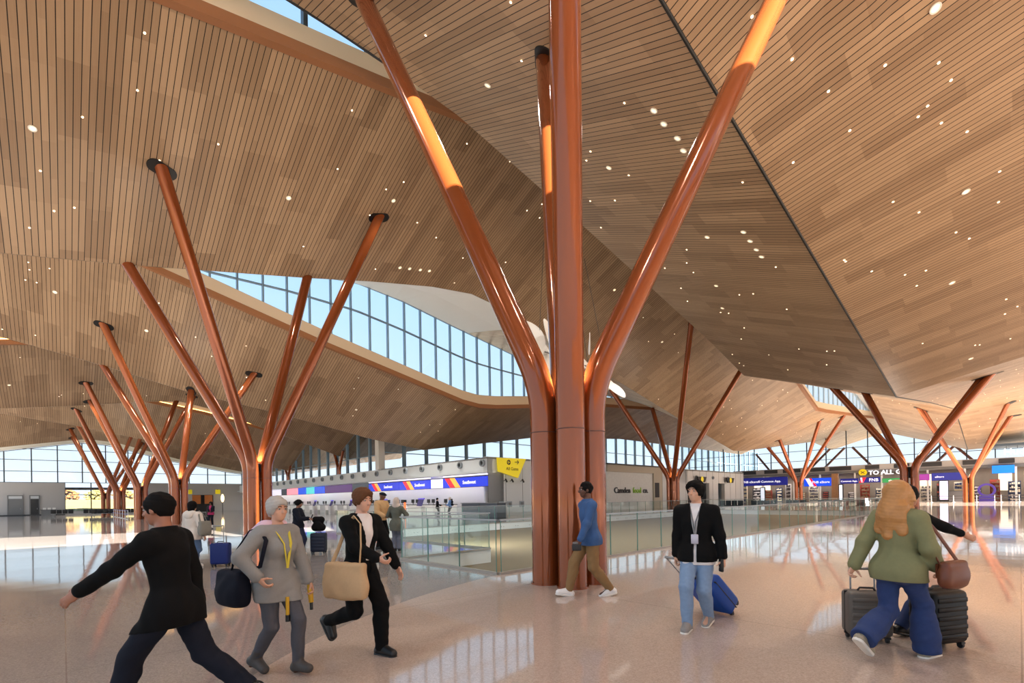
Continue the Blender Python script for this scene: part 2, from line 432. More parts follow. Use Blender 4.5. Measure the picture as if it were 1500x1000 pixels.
def cove(s,v0,v1):
    """warm light strip hidden behind the veneer lip of an eaves beam"""
    u,p=STRIPS[s][0]; vv=vlist(v0,v1,2.); b=MB(); 
    b.tube([W(u-.29,v,prof(p,v)+.40) for v in vv],.03,6); b.build('cove_light',mat('cove_glow',(255,214,140),.4,emit=(255,196,110),estr=9),label='warm hidden light strip along the eaves beam of the %s timber strip'%{'D':'fourth','E':'fifth','F':'last'}[s],cat='light strip')
near=lambda s:(lambda v:prof(STRIPS[s][0][1],v)); far=lambda s:(lambda v:prof(STRIPS[s][-1][1],v))
# between the near strip and the next : skylight band
near_edge('A',VMIN,122,1.25); 
zBA=lambda v:max(near('A')(v)+1.25+.05, far('B')(v)+3.6)
clerestory(18.3,lambda v:near('A')(v)+1.2,zBA,VMIN,40,2.6,bars=(),mm='dark_mullion',w=.16)
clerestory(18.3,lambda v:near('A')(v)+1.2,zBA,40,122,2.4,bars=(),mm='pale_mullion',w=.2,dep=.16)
rb=MB(); vv=vlist(VMIN,122,3)
ribbon(rb,[W(15.5,v,far('B')(v)+.7) for v in vv],[W(15.5,v,zBA(v)) for v in vv]); ribbon(rb,[W(15.4,v,zBA(v)) for v in vv],[W(18.6,v,zBA(v)) for v in vv])
rb.build('ceiling',mat('white_soffit'),kind='structure')
# dark edge trim along the near strip's far eave
eb=MB(); vv=vlist(VMIN,9,2); eb.tube([W(15.55,v,far('B')(v)+.05) for v in vv],.06,6); eb.build('trim_%d'%TRIM[0],mat('charcoal'),kind='structure'); TRIM[0]+=1
# between A and C
ZG=[(-26,24.2),(3,17.95),(7.3,17.75),(13,19.2),(18.1,19.96),(22.6,19.58),(27.9,18.68),(35,17.6),(50,15.2),(70,16.4),(122,16.4)]
zAC=lambda v:max(prof(ZG,v), near('C')(v)+1.35)
near_edge('C',VMIN,122,1.3)
soffit('A',38.0,zAC,VMIN,30)
soffit('A',38.0,zAC,30,122,'pale_timber')
clerestory(38.1,lambda v:near('C')(v)+1.28,zAC,VMIN,70,1.68,bars=(.45,),w=.1)
# C - D - E - F
for a,c,d in(('C','D',3.0),('D','E',3.2),('E','F',3.0)):
    uN=STRIPS[c][0][0]
    zz=lambda v,a=a,c=c,d=d:max(far(a)(v)+d, near(c)(v)+1.35)
    near_edge(c,VMIN,40,1.3); cove(c,VMIN,28); soffit(a,uN,zz,VMIN,40)
    clerestory(uN+.1,lambda v,c=c:near(c)(v)+1.28,zz,VMIN,40,2.2,bars=())
soffit('F',116,lambda v:far('F')(v)+.4,VMIN,40)
# unseen slab added behind the camera, shaped to keep direct sun to one slot
bb=MB(); bb.add([W(u,v,z) for (u,z) in((-36,12.8),(-4.5,14.9)) for v in(VMIN,70)]+[W(u,v,z) for (u,z) in((-36,14.0),(-4.5,15.05)) for v in(VMIN,70)],
   [(0,1,3,2),(4,6,7,5),(0,2,6,4),(1,5,7,3),(2,3,7,6),(0,4,5,1)]); bb.build('ceiling',[wood],kind='structure')
# unseen wall pieces added by the near eave to block sun outside the slot
sb=MB()
sb.ubox(-3.9,-3.6,VMIN,-2.5,14.0,23.0); sb.ubox(-3.9,-3.6,13.5,70,12.5,23.0); sb.ubox(-3.9,-3.6,6.85,8.2,14.0,23.0); sb.ubox(-3.9,-2.2,VMIN,70,22.6,23.0)
sb.build('wall_sun_block',mat('white_soffit'),kind='structure')
# ================================================================== walls
ceil_over={}
def top_at(u,v):
    for s,L in STRIPS.items():
        if L[0][0]<=u<=L[-1][0]: return zc(s,u,v)+.05
    if 47<u<57: a,c,t,zt=47,57,far('C')(v),max(far('C')(v)+3,near('D')(v)+1.35)
    elif 66<u<77: a,c,t,zt=66,77,far('D')(v),max(far('D')(v)+3.2,near('E')(v)+1.35)
    elif 86<u<96: a,c,t,zt=86,96,far('E')(v),max(far('E')(v)+3,near('F')(v)+1.35)
    elif 106<u: a,c,t,zt=106,116,far('F')(v),far('F')(v)+.4
    else: return 20
    k=(u-a)/(c-a); return t*(1-k)+zt*k
# check-in back wall along u at v=28 : pale panel band above, recessed counters below
SILL=5.3
w=MB(); w.ubox(33,116,28,28.6,3.95,SILL); w.ubox(33,116,27.55,28.0,3.9,4.15); w.build('wall_checkin',mat('light_band'),kind='structure')
w=MB(); w.ubox(33,116,29.6,30,0,3.95); w.ubox(33,33.3,28,30,0,3.95)
w.build('wall_checkin_back',mat('wall_grey'),kind='structure')
w=MB(); w.ubox(33,116,28,30,3.75,3.95); w.build('trim_%d'%TRIM[0],mat('white'),kind='structure'); TRIM[0]+=1
# panelled block along v at u=33
w=MB()
for a,c in ((28.0,66.0),(73.0,76.2),(78.6,86.5)):
    w.ubox(33,33.5,a,c,0,SILL+.1)
w.ubox(33,33.5,66,73,3.45,SILL+.1); w.ubox(33,33.5,76.2,78.6,3.45,SILL+.1)
w.ubox(33,33.5,62.2,66,3.45,SILL+.1)
w.build('wall_gates',mat('wall_panel'),kind='structure')
w=MB(); w.ubox(36,36.3,62,80,0,3.5); w.build('wall_gates_recess',mat('dark_grey'),kind='structure')
w=MB()
for v in [28.05+2.2*i for i in range(27)]: w.ubox(32.985,33.0,v,v+.025,0,SILL+.1)
w.build('trim_%d'%TRIM[0],mat('dark_grey'),kind='structure'); TRIM[0]+=1
w=MB(); w.ubox(33,53.4,28,86.5,SILL-.1,SILL+.05); w.build('ceiling',mat('roof'),kind='structure')
w=MB(); w.ubox(33,53,86.2,86.5,0,SILL); w.build('wall_gates_end',mat('wall_panel'),kind='structure')
# glazing behind the block and along the check-in hall
soffit('C',53.2,lambda v:far('C')(v)+2.4,24,122,'pale_timber')
clerestory(53.1,lambda v:SILL,lambda v:far('C')(v)+2.4,28.1,150,3.3,bars=(lambda v:7.45,lambda v:9.9),mm='mullion',w=.42)
clerestory(28.5,lambda u:SILL,lambda u:top_at(u,28.5),53.2,116,3.3,bars=(lambda u:7.2,),mm='mullion',w=.4,axis='v')
w=MB(); w.ubox(52.7,53.6,27.7,28.5,SILL,11.5); w.build('trim_%d'%TRIM[0],mat('white'),kind='structure'); TRIM[0]+=1
# end wall of the hall at u=116
w=MB(); w.ubox(116,116.5,-16,.3,0,5.6); w.build('wall_end',mat('wall_grey'),kind='structure')
w=MB(); w.ubox(116,116.5,10.8,19.3,0,5.7); w.ubox(116,116.5,23.1,28.6,0,5.7); w.ubox(116,116.5,19.3,23.1,3.35,5.7); w.ubox(116,116.5,.3,10.8,0,.55)
w.build('wall_end_inner',mat('wall_grey'),kind='structure')
w=MB(); w.ubox(118,118.3,18.5,24,0,4); w.build('wall_end_lobby',mat('black'),kind='structure')
clerestory(116.2,lambda v:5.65,lambda v:top_at(116,v)-.1,-16.8,28.6,3.25,bars=(lambda v:7.55,lambda v:9.5,lambda v:11.4),mm='dark_mullion',w=.16)
clerestory(116.2,lambda v:.55,lambda v:5.65,.3,10.8,3.25,bars=(lambda v:4.5,lambda v:3.5),mm='dark_mullion',w=.16)
w=MB(); w.ubox(115.9,116.3,.3,10.8,4.35,4.8); w.build('trim_%d'%TRIM[0],mat('dark_grey'),kind='structure'); TRIM[0]+=1
w=MB(); w.ubox(115.7,116.0,-16,.3,0,.15); w.build('baseboard_end',mat('dark_grey'),kind='structure')
def door(n,v0,v1,z1,m,glassy=False):
    root=bpy.data.objects.new('door_%d'%n,None); COL.objects.link(root); root['kind']='structure'; root['_o']=(0,0,0)
    b=MB(); b.ubox(115.85,116.0,v0,v1,0,z1); b.build('door_leaf',mat(m),root)
    b=MB()
    for a,c,z0,z2 in((v0-.15,v0,0,z1+.7),(v1,v1+.15,0,z1+.7),(v0,v1,z1+.55,z1+.7),(v0,v1,z1,z1+.1)): b.ubox(115.8,116,a,c,z0,z2)
    b.build('door_frame',mat('mid_grey'),root)
    b=MB(); b.ubox(115.88,115.99,v0,v1,z1+.1,z1+.55); b.build('transom_panel',mat('wall_panel'),root)
    b=MB(); b.tube([W(115.75,v1-.2,1.0),W(115.75,v1-.2,1.25)],.03,8); b.build('door_handle',mat('steel'),root)
door(1,-6.6,-5.0,2.75,'mid_grey'); door(2,-4.0,-3.0,2.75,'charcoal')
# lobby doorway with amber glass panels
b=MB()
root=bpy.data.objects.new('door_3',None); COL.objects.link(root); root['kind']='structure'; root['_o']=(0,0,0)
b.ubox(116.6,116.7,19.4,20.9,1.5,3.3); b.ubox(116.6,116.7,21.6,23.0,1.5,3.3); b.build('amber_panel',mat('amber',(150,84,24),.3,emit=(170,90,20),estr=.25),root)
b=MB(); b.ubox(116.6,116.72,19.3,23.1,0,1.5); b.build('door_leaf',mat('black'),root)
# retail end wall along u at v=104
w=MB(); w.ubox(-24,42,104.6,105.2,5.6,6.6); w.build('wall_retail_parapet',mat('wall_grey'),kind='structure')
w=MB(); w.ubox(-24,42,109,109.4,0,5.6); w.build('wall_retail_back',mat('shop_back',(120,108,96),.6,noise=.3,nscale=.6),kind='structure')
w=MB(); w.ubox(-24,42,104.5,109,5.2,5.6); w.build('trim_%d'%TRIM[0],mat('mid_grey'),kind='structure'); TRIM[0]+=1
w=MB()
rnd=random.Random(3)
for i in range(15):
    u=-20+4.1*i; 
    w.ubox(u,u+rnd.uniform(1.6,3.4),104.45,104.6,5.75,6.45)
w.build('trim_%d'%TRIM[0],mat('dark_grey'),kind='structure'); TRIM[0]+=1
w=MB()
for u in (41.5,36,30.4,26,20.5,16.6,10.5,6,.4,-6,-12): w.ubox(u-.12,u+.12,104.6,104.9,0,5.2)
w.build('trim_%d'%TRIM[0],mat('white'),kind='structure'); TRIM[0]+=1
def rtop(u):
    if u<=15.5: return zc('B',max(u,-4),108)
    if u<18: return 15
    if u<=28: return zc('A',u,108)
    return 14.5
clerestory(109.2,lambda u:6.2,lambda u:rtop(u)+.2,-24,56,3.4,bars=(lambda u:8.2,lambda u:10.2),mm='dark_mullion',w=.14,axis='v')
# sloping steel props seen through the end glazing
for i,(u,d) in enumerate(((36,1),(31,-1),(28.5,-1),(18,1),(13.5,-1),(11.5,-1),(4,1),(-1,-1))):
    b=MB(); b.tube([W(u,112,5.0),W(u+d*2.6,113,8.2),W(u+d*4.6,113.8,10.6)],.22,10)
    b.build('roof_prop',mat('prop',(120,70,58),.4),label='slanting steel prop outside the glazing above the shops, number %d from left'%(i+1),cat='steel prop',group='steel props outside the end glazing')
# ground outdoors and the autumn trees beyond the end windows
g=MB(); g.add([(-600,-300,-.4),(600,-300,-.4),(600,700,-.4),(-600,700,-.4)],[(0,1,2,3)])
g.build('ground',mat('outdoor_ground',(112,98,70),.9,noise=.3,nscale=.02),kind='structure')
g=MB(); uu=[128+4*i for i in range(10)]; vv=[-60+5*i for i in range(30)]; rt=random.Random(11)
g.add([W(u,v,-.4+3.4*(1-math.cos(min(1,(u-128)/30)*PI))/2+rt.uniform(-.15,.15)) for u in uu for v in vv],[(i*30+j,i*30+j+1,(i+1)*30+j+1,(i+1)*30+j) for i in range(9) for j in range(29)],0,True)
g.build('ground',mat('hill_grass',(122,104,58),.95,noise=.35,nscale=.25),kind='structure')
for i in range(9):
    v=-3+i*3.6; u=160+rt.uniform(-4,4)
    cx,cy,_=W(u,v*1.5,0); zb=2.5
    t=thing('autumn_tree','%s autumn tree outdoors, number %d from the left in the end window'%(('golden','russet','pale green')[i%3],i+1),'tree',(cx,cy,zb),'autumn trees beyond the end window')
    b=MB(); b.tube([(cx,cy,zb),(cx+.2,cy,zb+1.4)],[.3,.2],8); b.build('trunk',mat('bark',(90,70,52),.9),t)
    b=MB()
    for k in range(150):
        a=rt.uniform(0,2*PI); q=rt.uniform(-1,1); r=2.5*math.sqrt(max(0,1-q*q))*rt.uniform(.5,1); z=zb+1.35+q*1.5
        rr=rt.uniform(.22,.5); b.ball((cx+math.cos(a)*r,cy+math.sin(a)*r,z),(rr,rr,rr*.7),6,4)
    b.build('crown',mat(('leaf_gold','leaf_russet','leaf_green')[i%3],((126,98,48),(112,74,36),(104,94,50))[i%3],.9,noise=.35,nscale=1.5),t)
# ================================================================== branching steel columns
cp=mat('copper_paint',(140,72,34),.14,.4,coat=.4)
nt=cp.node_tree; cp.node_tree.nodes['Principled BSDF'].inputs['Coat Roughness'].default_value=.06
TREES=[
 ('front row, nearest to the viewer in the centre',(1.03,8.70),[(-4.19,14.1,16.45),(1.19,14.6,14.91),(6.53,11.1,13.48),(.82,6.3,14.6)]),
 ('second of the row leading left',(-12.4,23.3),[(-17.53,22.05,12.59),(-13.71,19.0,14.85),(-11.6,27.55,14.44),(-6.96,25.85,16.85)]),
 ('third of the row leading left',(-25.6,36.7),[(-28.12,33.15,14.01),(-30.59,36.0,12.0),(-26.38,39.5,10.87),(-21.14,39.45,12.16)]),
 ('fourth of the row leading left',(-39.2,50.5),[(-41.49,46.75,13.5),(-43.18,49.1,12.26),(-38.23,54.65,13.25),(-36.2,54.3,13.4)]),
 ('fifth of the row leading left',(-54.2,66),[(-55.27,60.85,13.73),(-58.84,65.25,12.09),(-55.01,72.13,13.87),(-54.02,71.0,10.73)]),
 ('farthest of the row leading left, before the end window',(-64.6,76),[(-69.41,75.3,13.6),(-70.99,77.35,12.63),(-63.83,82.65,12.24),(-62.6,78.5,12.2)]),
 ('beside the pale food shop wall beyond the floor opening',(17.2,51),[(10.76,51.75,13.4),(17.15,57.45,11.7),(16.5,43.25,17.3),(24.82,48.71,16.3)]),
 ('in front of the blue shop signs, far right of centre',(45,75),[(40.93,77.54,10.05),(41.01,73.47,10.65),(45.0,69.4,12.6),(50.2,72.3,13.0)]),
 ('behind the long-haired woman on the right',(29.55,35.5),[(26.26,38.82,10.1),(29.06,39.15,9.77),(33.86,34.2,9.75),(33.93,33.7,9.82)]),
 ('farthest on the right beside the grey desk',(63.5,66.5),[(57.07,66.9,13.4),(57.77,66.95,13.05),(62.78,60.0,13.2),(66.88,63.35,12.29)]),
]
def ceil_normal(x,y):
    u,v=uv(x,y)
    for s,L in STRIPS.items():
        if L[0][0]<=u<=L[-1][0]:
            e=.2; du=(zc(s,min(u+e,L[-1][0]),v)-zc(s,max(u-e,L[0][0]),v))/(min(u+e,L[-1][0])-max(u-e,L[0][0])); dv=(zc(s,u,v+e)-zc(s,u,v-e))/(2*e)
            return Vector((-(du*UX+dv*VX),-(du*UY+dv*VY),1)).normalized(), zc(s,u,v)
    return Vector((0,0,1)),None
R=.25
for ti,(where,(bx,by),ends) in enumerate(TREES):
    t=thing('tree_column','branching copper-painted column of four pipes, %s'%where,'column',(bx,by,0),'branching copper columns')
    # put each pipe at the quarter of the cluster that its branch leaves by
    ang=[math.atan2(e[1]-by,e[0]-bx) for e in ends]
    order=sorted(range(4),key=lambda i:ang[i])
    if ti==0: slots={0:PI,1:PI/2,2:0,3:-PI/2}; 
    else:
        mean=ang[order[0]]; 
        base=sum((ang[order[i]]-i*PI/2) for i in range(4))/4
        slots={order[i]:base+i*PI/2 for i in range(4)}
    for i,e in enumerate(ends):
        a=slots[i]; rad=.43
        px,py=bx+math.cos(a)*rad,by+math.sin(a)*rad
        zb=3.0 if not(ti==0 and i==3) else 3.9
        p0=Vector((px,py,0)); p1=Vector((px,py,zb)); kn=Vector((px,py,zb+.55)); E_=Vector(e)
        d=(E_-kn).normalized(); p2=kn+d*.75
        path=[p0,Vector((px,py,1.4)),p1]
        for k in range(1,9):
            s=k/9; path.append(p1*(1-s)**2+kn*2*s*(1-s)+p2*s*s)
        path.append(p2)
        ext=.5
        path+= [p2.lerp(E_,.5),E_+d*ext]
        b=MB(); b.tube(path,R,28 if ti<2 else 16,0)
        b.tube([(px,py,2.72),(px,py,2.735)],R+.004,28,1); b.tube([(px,py,0),(px,py,.03)],R+.03,28,0)
        b.build('branch_pipe',[cp,mat('seam',(70,34,22),.5)],t)
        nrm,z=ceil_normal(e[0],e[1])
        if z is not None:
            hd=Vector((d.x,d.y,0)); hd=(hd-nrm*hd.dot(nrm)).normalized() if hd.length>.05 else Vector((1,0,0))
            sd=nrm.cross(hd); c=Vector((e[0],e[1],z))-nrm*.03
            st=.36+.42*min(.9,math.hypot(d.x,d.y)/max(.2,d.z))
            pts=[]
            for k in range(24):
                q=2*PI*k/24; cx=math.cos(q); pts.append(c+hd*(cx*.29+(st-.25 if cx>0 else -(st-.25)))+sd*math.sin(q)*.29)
            s=MB(); s.prism(pts,nrm*.06); s.build('hole_shade_plate',mat('black'),t)  # black plate paints the shade inside the ceiling hole round the branch
    b=MB(); b.cyl((bx,by,3.05),(bx,by,3.45),.15,16); b.cyl((bx,by,2.6),(bx,by,3.05),.06,8)
    b.build('uplight',mat('black'),t)
    b=MB(); b.disc((bx,by,3.46),(0,0,1),.13); b.build('uplight_lens',mat('lens',(255,235,200),.3,emit=(255,226,180),estr=1.5),t)
    L=bpy.data.lights.new('uplight_lamp','AREA'); L.shape='DISK'; L.size=.26; L.energy=UPW*(1 if ti<9 else 1); L.color=(1,.93,.82); L.spread=math.radians(150)
    o=bpy.data.objects.new('uplight_lamp',L); COL.objects.link(o); o.parent=t; o.location=(0,0,3.50); o.rotation_euler=(PI,0,0)
# two short forks that carry the low troughs over the check-in glazing
for k,(u,v,zt) in enumerate(((65.2,28.2,7.6),(86.0,28.2,7.0))):
    x,y,_=W(u,v); t=thing('forked_column','short forked copper column above the check-in wall, %s of the two'%('nearer' if k==0 else 'farther'),'column',(x,y,5.3),'forked columns above the check-in wall')
    for s in(-1,1):
        b=MB(); d=Vector((-UX*s,-UY*s,0)); o=Vector((x,y,0)); Z=Vector((0,0,1))
        b.tube([o+d*.22+Z*5.3,o+d*.22+Z*5.9,o+d*.32+Z*6.3,o+d*.95+Z*(zt-.1),o+d*1.5+Z*(zt+.9)],.2,12); b.build('branch_pipe',cp,t)
# ================================================================== ceiling lamps
lens=mat('lens',(255,235,200),.3,emit=(255,226,180),estr=4); 
spark=mat('spark_lens',(255,240,215),.3,emit=(255,236,205),estr=4)
for m_ in (lens,spark):
    try: m_.cycles.emission_sampling='NONE'
    except Exception: pass
BIG={
 'A':[(22.7,-0.6),(23.4,7.9),(22.5,12.9),(26.7,15.7),(26.7,16.4),(26.7,17.2),(26.7,17.9),(27.0,26.2),(22.1,32.4),(22.9,41.2)],
 'B':[(12.6,11.0),(7.7,13.6),(7.7,14.2),(7.6,14.9),(7.7,15.5),(11.0,15.9),(9.4,21.0),(7.7,20.6),(7.7,21.3),(7.7,22.0),(7.7,22.6),(11.1,25.8),(12.0,28.7),(1.3,15.8),(1.2,23.4),(2.0,29.3),(1.9,38.9)],
 'C':[(42.1,-0.2),(42.6,4.5),(43.5,20.6)],
 'D':[(62.4,-3.4)],
}
SNAME={'A':'second timber strip','B':'nearest timber strip','C':'third timber strip','D':'fourth timber strip','E':'fifth timber strip','F':'last timber strip'}
def frame_at(s,u,v):
    x,y,_=W(u,v); nrm,z=ceil_normal(x,y); return Vector((x,y,z)),nrm
protoL=None
def downlight(s,u,v,label,power=0):
    c,n=frame_at(s,u,v)
    t=thing('downlight',label,'ceiling light',tuple(c),'round recessed downlights')
    b=MB(); b.ring(c-n*.012,(-n.x,-n.y,-n.z),.085,.12,.02,20); b.build('trim_ring',mat('white'),t)
    b=MB(); b.disc(c-n*.015,(-n.x,-n.y,-n.z),.085,16); b.build('lens',lens,t)
    if power:
        L=bpy.data.lights.new('downlight_lamp','SPOT'); L.energy=power; L.spot_size=math.radians(110); L.spot_blend=.6; L.shadow_soft_size=.2; L.color=(1,.95,.88)
        o=bpy.data.objects.new('downlight_lamp',L); COL.objects.link(o); o.parent=t; o.location=(0,0,-.25)
where={'A':['far left end above the black-clad man','left of the second column branch','beside the right branch of the second column','leftmost of four above the clerestory','second of four above the clerestory','third of four above the clerestory','rightmost of four above the clerestory','just left of the front column pipe','behind the right branch of the front column','lower right, past the front column'],
 'B':['upper left of the front column','upper row of four, highest','upper row of four, second from top','upper row of four, third from top','upper row of four, lowest','right of the front column middle pipe','left of the lower row of four','lower row of four, highest','lower row of four, second','lower row of four, third','lower row of four, lowest','lone one under the lower row','lone lamp lowest in the left half','top right corner','right of the fold, upper one','right of the fold, middle one','right of the fold, lowest one'],
 'C':['above the golden glint','right of the golden glint','above the check-in screens'],'D':['far left']}
for s,L_ in BIG.items():
    for k,(u,v) in enumerate(L_):
        downlight(s,u,v,'round downlight in the %s, %s'%(SNAME[s],where[s][k]),DLP)
for k,(u,v) in enumerate(((2,-4),(9,-3),(13,3),(0,4),(3,8),(11,-8))):  # unseen lamps added to brighten the near floor and people
    downlight('B',u,v,'added unseen downlight beyond the upper edge of the view, number %d'%(k+1),DLP)
rs=random.Random(5)
SP={'A':[(18.8,27.5,-4,24,34),(18.8,27.5,28,66,26),(19,27.5,72,100,24)],'B':[(6.5,15,2,40,46),(-1.5,5,8,40,40),(-1.5,15,48,106,64)],'C':[(38.8,46.5,-3,30,26)],'D':[(57.6,65.5,-4,14,16)],'E':[(77.6,85.5,-6,20,12)],'F':[(96.6,105.5,-6,20,10)]}
for s,RG in SP.items():
    me=None; cnt=0
    for (u0,u1,v0,v1,n) in RG:
        for k in range(n):
            u,v=rs.uniform(u0,u1),rs.uniform(v0,v1); c,nr=frame_at(s,u,v)
            if me is None:
                b=MB(); b.disc((0,0,0),(0,0,-1),.036,8); b.disc((0,0,-.003),(0,0,1),.036,8); ob=b.build('pin_light',spark); me=ob.data
            else:
                ob=bpy.data.objects.new('pin_light',me); COL.objects.link(ob)
            ob.location=c-nr*.02
            ob.rotation_euler=nr.to_track_quat('Z','Y').to_euler()
            cnt+=1
            if (s in 'CDEF' and cnt%3==0) or (s in 'AB' and v>45 and cnt%6==0):
                L=bpy.data.lights.new('pin_fill_lamp','SPOT'); L.energy=PLP; L.spot_size=math.radians(125); L.spot_blend=.7; L.shadow_soft_size=.2; L.color=(1,.96,.9)  # strong spots added at some pin lights to brighten the far hall
                o=bpy.data.objects.new('pin_fill_lamp',L); COL.objects.link(o); o.location=c-Vector((0,0,.25))
            ob['label']='tiny pin-point light scattered in the %s of the ceiling'%SNAME[s]; ob['category']='ceiling light'; ob['group']='pin lights in the %s'%SNAME[s]
# ================================================================== glass balustrades round the floor opening
def balustrade(label, a, c, axis, fixed):
    """axis 'u' or 'v' : runs from a to c along it, the other coordinate fixed"""
    P=(lambda s,z,d=0.: W(s,fixed+d,z)) if axis=='u' else (lambda s,z,d=0.: W(fixed+d,s,z))
    t=thing('glass_balustrade',label,'glass railing',P(a,0))
    n=max(1,round((c-a)/1.27)); st=(c-a)/n
    for i in range(n):
        s0,s1=a+st*i+.008,a+st*(i+1)-.008; b=MB(); q=.009
        b.add([P(s0,.03),P(s1,.03),P(s1,1.1),P(s0,1.1)],[(0,1,2,3)],0)
        for s in(s0,s1):
            b.box8([P(s-.004,.03,-q),P(s+.004,.03,-q),P(s+.004,.03,q),P(s-.004,.03,q),P(s-.004,1.1,-q),P(s+.004,1.1,-q),P(s+.004,1.1,q),P(s-.004,1.1,q)],1)
        b.build('glass_panel',[rail_glass,mat('glass_edge')],t)
    def bar(z0,z1,w): 
        b=MB(); e=.03; b.box8([P(a-e,z0,-w),P(c+e,z0,-w),P(c+e,z0,w),P(a-e,z0,w),P(a-e,z1,-w),P(c+e,z1,-w),P(c+e,z1,w),P(a-e,z1,w)]); return b
    bar(1.1,1.13,.03).build('handrail',mat('steel'),t); bar(.0,.05,.03).build('base_shoe',mat('rail_shoe',(168,160,150),.4,.3),t)
    return t
balustrade('clear glass railing running from the corner behind the front column away to the far right',WV0+.06,WV1-.06,'v',WU0)
balustrade('short clear glass railing left of the front column, facing the viewer',WU0+.06,SU-.06,'u',WV0)
balustrade('short clear glass railing turning back beside the woman in the pale headscarf',WV0+.06,SV-.06,'v',SU)
balustrade('clear glass railing behind the chatting pair, leading left',SU+.06,WU1-.06,'u',SV)
balustrade('clear glass railing on the far side of the opening before the gate wall',SV+.06,WV1-.06,'v',WU1)
balustrade('clear glass railing across the far right end of the floor opening',WU0+.06,WU1-.06,'u',WV1)
# glass fixings on the slab edge
b=MB()
for v in [SV+.6+1.27*i for i in range(31)]:
    for dv in(-.1,.1):
        for z in(-.22,-.4): 
            p=Vector(W(WU1-.005,v+dv,z)); b.cyl(p,p-Vector((UX,UY,0))*.03,.022,8)
b.build('trim_%d'%TRIM[0],mat('steel'),kind='structure'); TRIM[0]+=1
# ================================================================== check-in hall
AXU=(-UX,-UY,0)   # reading direction on a wall along u seen from the hall
def board(name,label,u1,u0,z0,z1,m,v=27.4,bands=(),txt=None,tm='white_glow',group=None,cat='screen',tpos=.5,tsize=.5,vd=.12):
    """display from u1 (left in view) to u0 (right), on a wall along u"""
    t=thing(name,label,cat,W((u0+u1)/2,v,z0),group)
    b=MB(); b.ubox(u0+.03,u1-.03,v,v+vd,z0,z1); b.build('screen',m,t)
    b=MB()
    for q in((u0,u1,z0-.04,z0),(u0,u1,z1,z1+.04)): b.ubox(q[0],q[1],v-.02,v+vd+.02,q[2],q[3])
    b.build('screen_frame',mat('charcoal'),t)
    wd_=u1-u0
    for (a,c,sl,mm) in bands:     # slanted stripes, fractions from the left
        ua,uc=u1-a*wd_,u1-c*wd_; h_=z1-z0
        b=MB(); b.prism([W(ua,v-.012,z1),W(ua-sl*h_,v-.012,z0),W(uc-sl*h_,v-.012,z0),W(uc,v-.012,z1)],(VX*.008,VY*.008,0)); b.build('stripe',mm,t)
    if txt:
        text_mesh('lettering',txt,tsize,W(u1-tpos*wd_,v-.012,(z0+z1)/2-tsize*.35),AXU,(0,0,1),mat(tm),t,.006,'CENTER',bold=.006)
    return t
mat('white_glow',(240,240,245),.4,emit=(240,240,250),estr=1.0)
def scr(n,c,e=.9): return mat(n,c,.25,emit=c,estr=e)
navy=scr('screen_royal',(18,44,190),1.0); red=scr('screen_red',(225,30,50)); org=scr('screen_orange',(250,170,70)); pale=scr('screen_pale',(226,222,240))
purp=scr('screen_purple',(78,40,100)); blue=scr('screen_blue',(30,80,215)); teal=scr('screen_teal',(80,205,205)); pink=scr('screen_pink',(238,150,165)); dgry=scr('screen_dark',(70,76,88),.4)
for (u1,u0,bd,tp,w_) in ((54.8,47.5,((.1,.2,1.1,red),(.2,.3,1.1,org)),.66,'leftmost'),(47.5,41.3,((.12,.24,1.0,red),(.24,.36,1.0,org)),.68,'middle'),(39.1,32.3,((.05,.17,1.0,red),(.17,.29,1.0,org)),.62,'rightmost')):
    board('airline_screen','royal blue airline screen with red and orange slanted stripes, %s of the three above check-in'%w_,u1,u0,2.7,3.6,navy,bands=bd,txt='Southwest',tpos=tp,tsize=.46,group='airline screens above check-in')
    board('header_screen','narrow pale header screen above the %s blue airline screen'%w_,u1,u0,3.70,3.86,pale,group='header screens above check-in')
board('information_screen','white information screen between two blue airline screens',41.2,39.2,2.7,3.6,pale)
board('airline_screen','long dark grey blank screen left of the blue airline screens',59.4,54.9,2.8,3.75,dgry)
board('airline_screen','dark purple airline screen with small white lettering',68.3,59.5,2.75,3.75,purp)
for a,c,m_,nm in((72.2,68.4,blue,'blue airline screen between the purple and the turquoise screen'),(75.5,72.3,teal,'turquoise airline screen between two blue ones'),(79,75.6,blue,'blue airline screen between the turquoise and pink screens'),(84.2,79.1,pink,'pink airline screen at the left of check-in'),(87,84.3,dgry,'dark screen left of the pink screen'),(94,87.1,pale,'pale lilac airline screen at the far left end of check-in')):
    board('airline_screen',nm,a,c,2.75,3.75,m_)
# round air nozzles along the fascia
P0=None
for i in range(23):
    u=30.2+3.35*i+ (1.6 if i==0 else 0)
    p=Vector(W(u,27.985,4.83))
    if u<33: continue
    n=Vector((-VX,-VY,0)).normalized()
    if P0 is None:
        P0=thing('air_nozzle','x','air vent',tuple(p),'round air nozzles above check-in')
        b=MB(); b.ring(p,n,.2,.32,.22,20); b.build('nozzle_ring',mat('steel_grey',(150,158,164),.4,.4),P0)
        b=MB(); b.disc(p+n*.05,n,.21); b.disc(p+n*.13,n,.1); b.build('nozzle_throat',mat('black'),P0); o=P0
    else: o=copy_tree(P0,tuple(p))
    o['label']='round air nozzle on the pale fascia above check-in, number %d counting leftward'%i
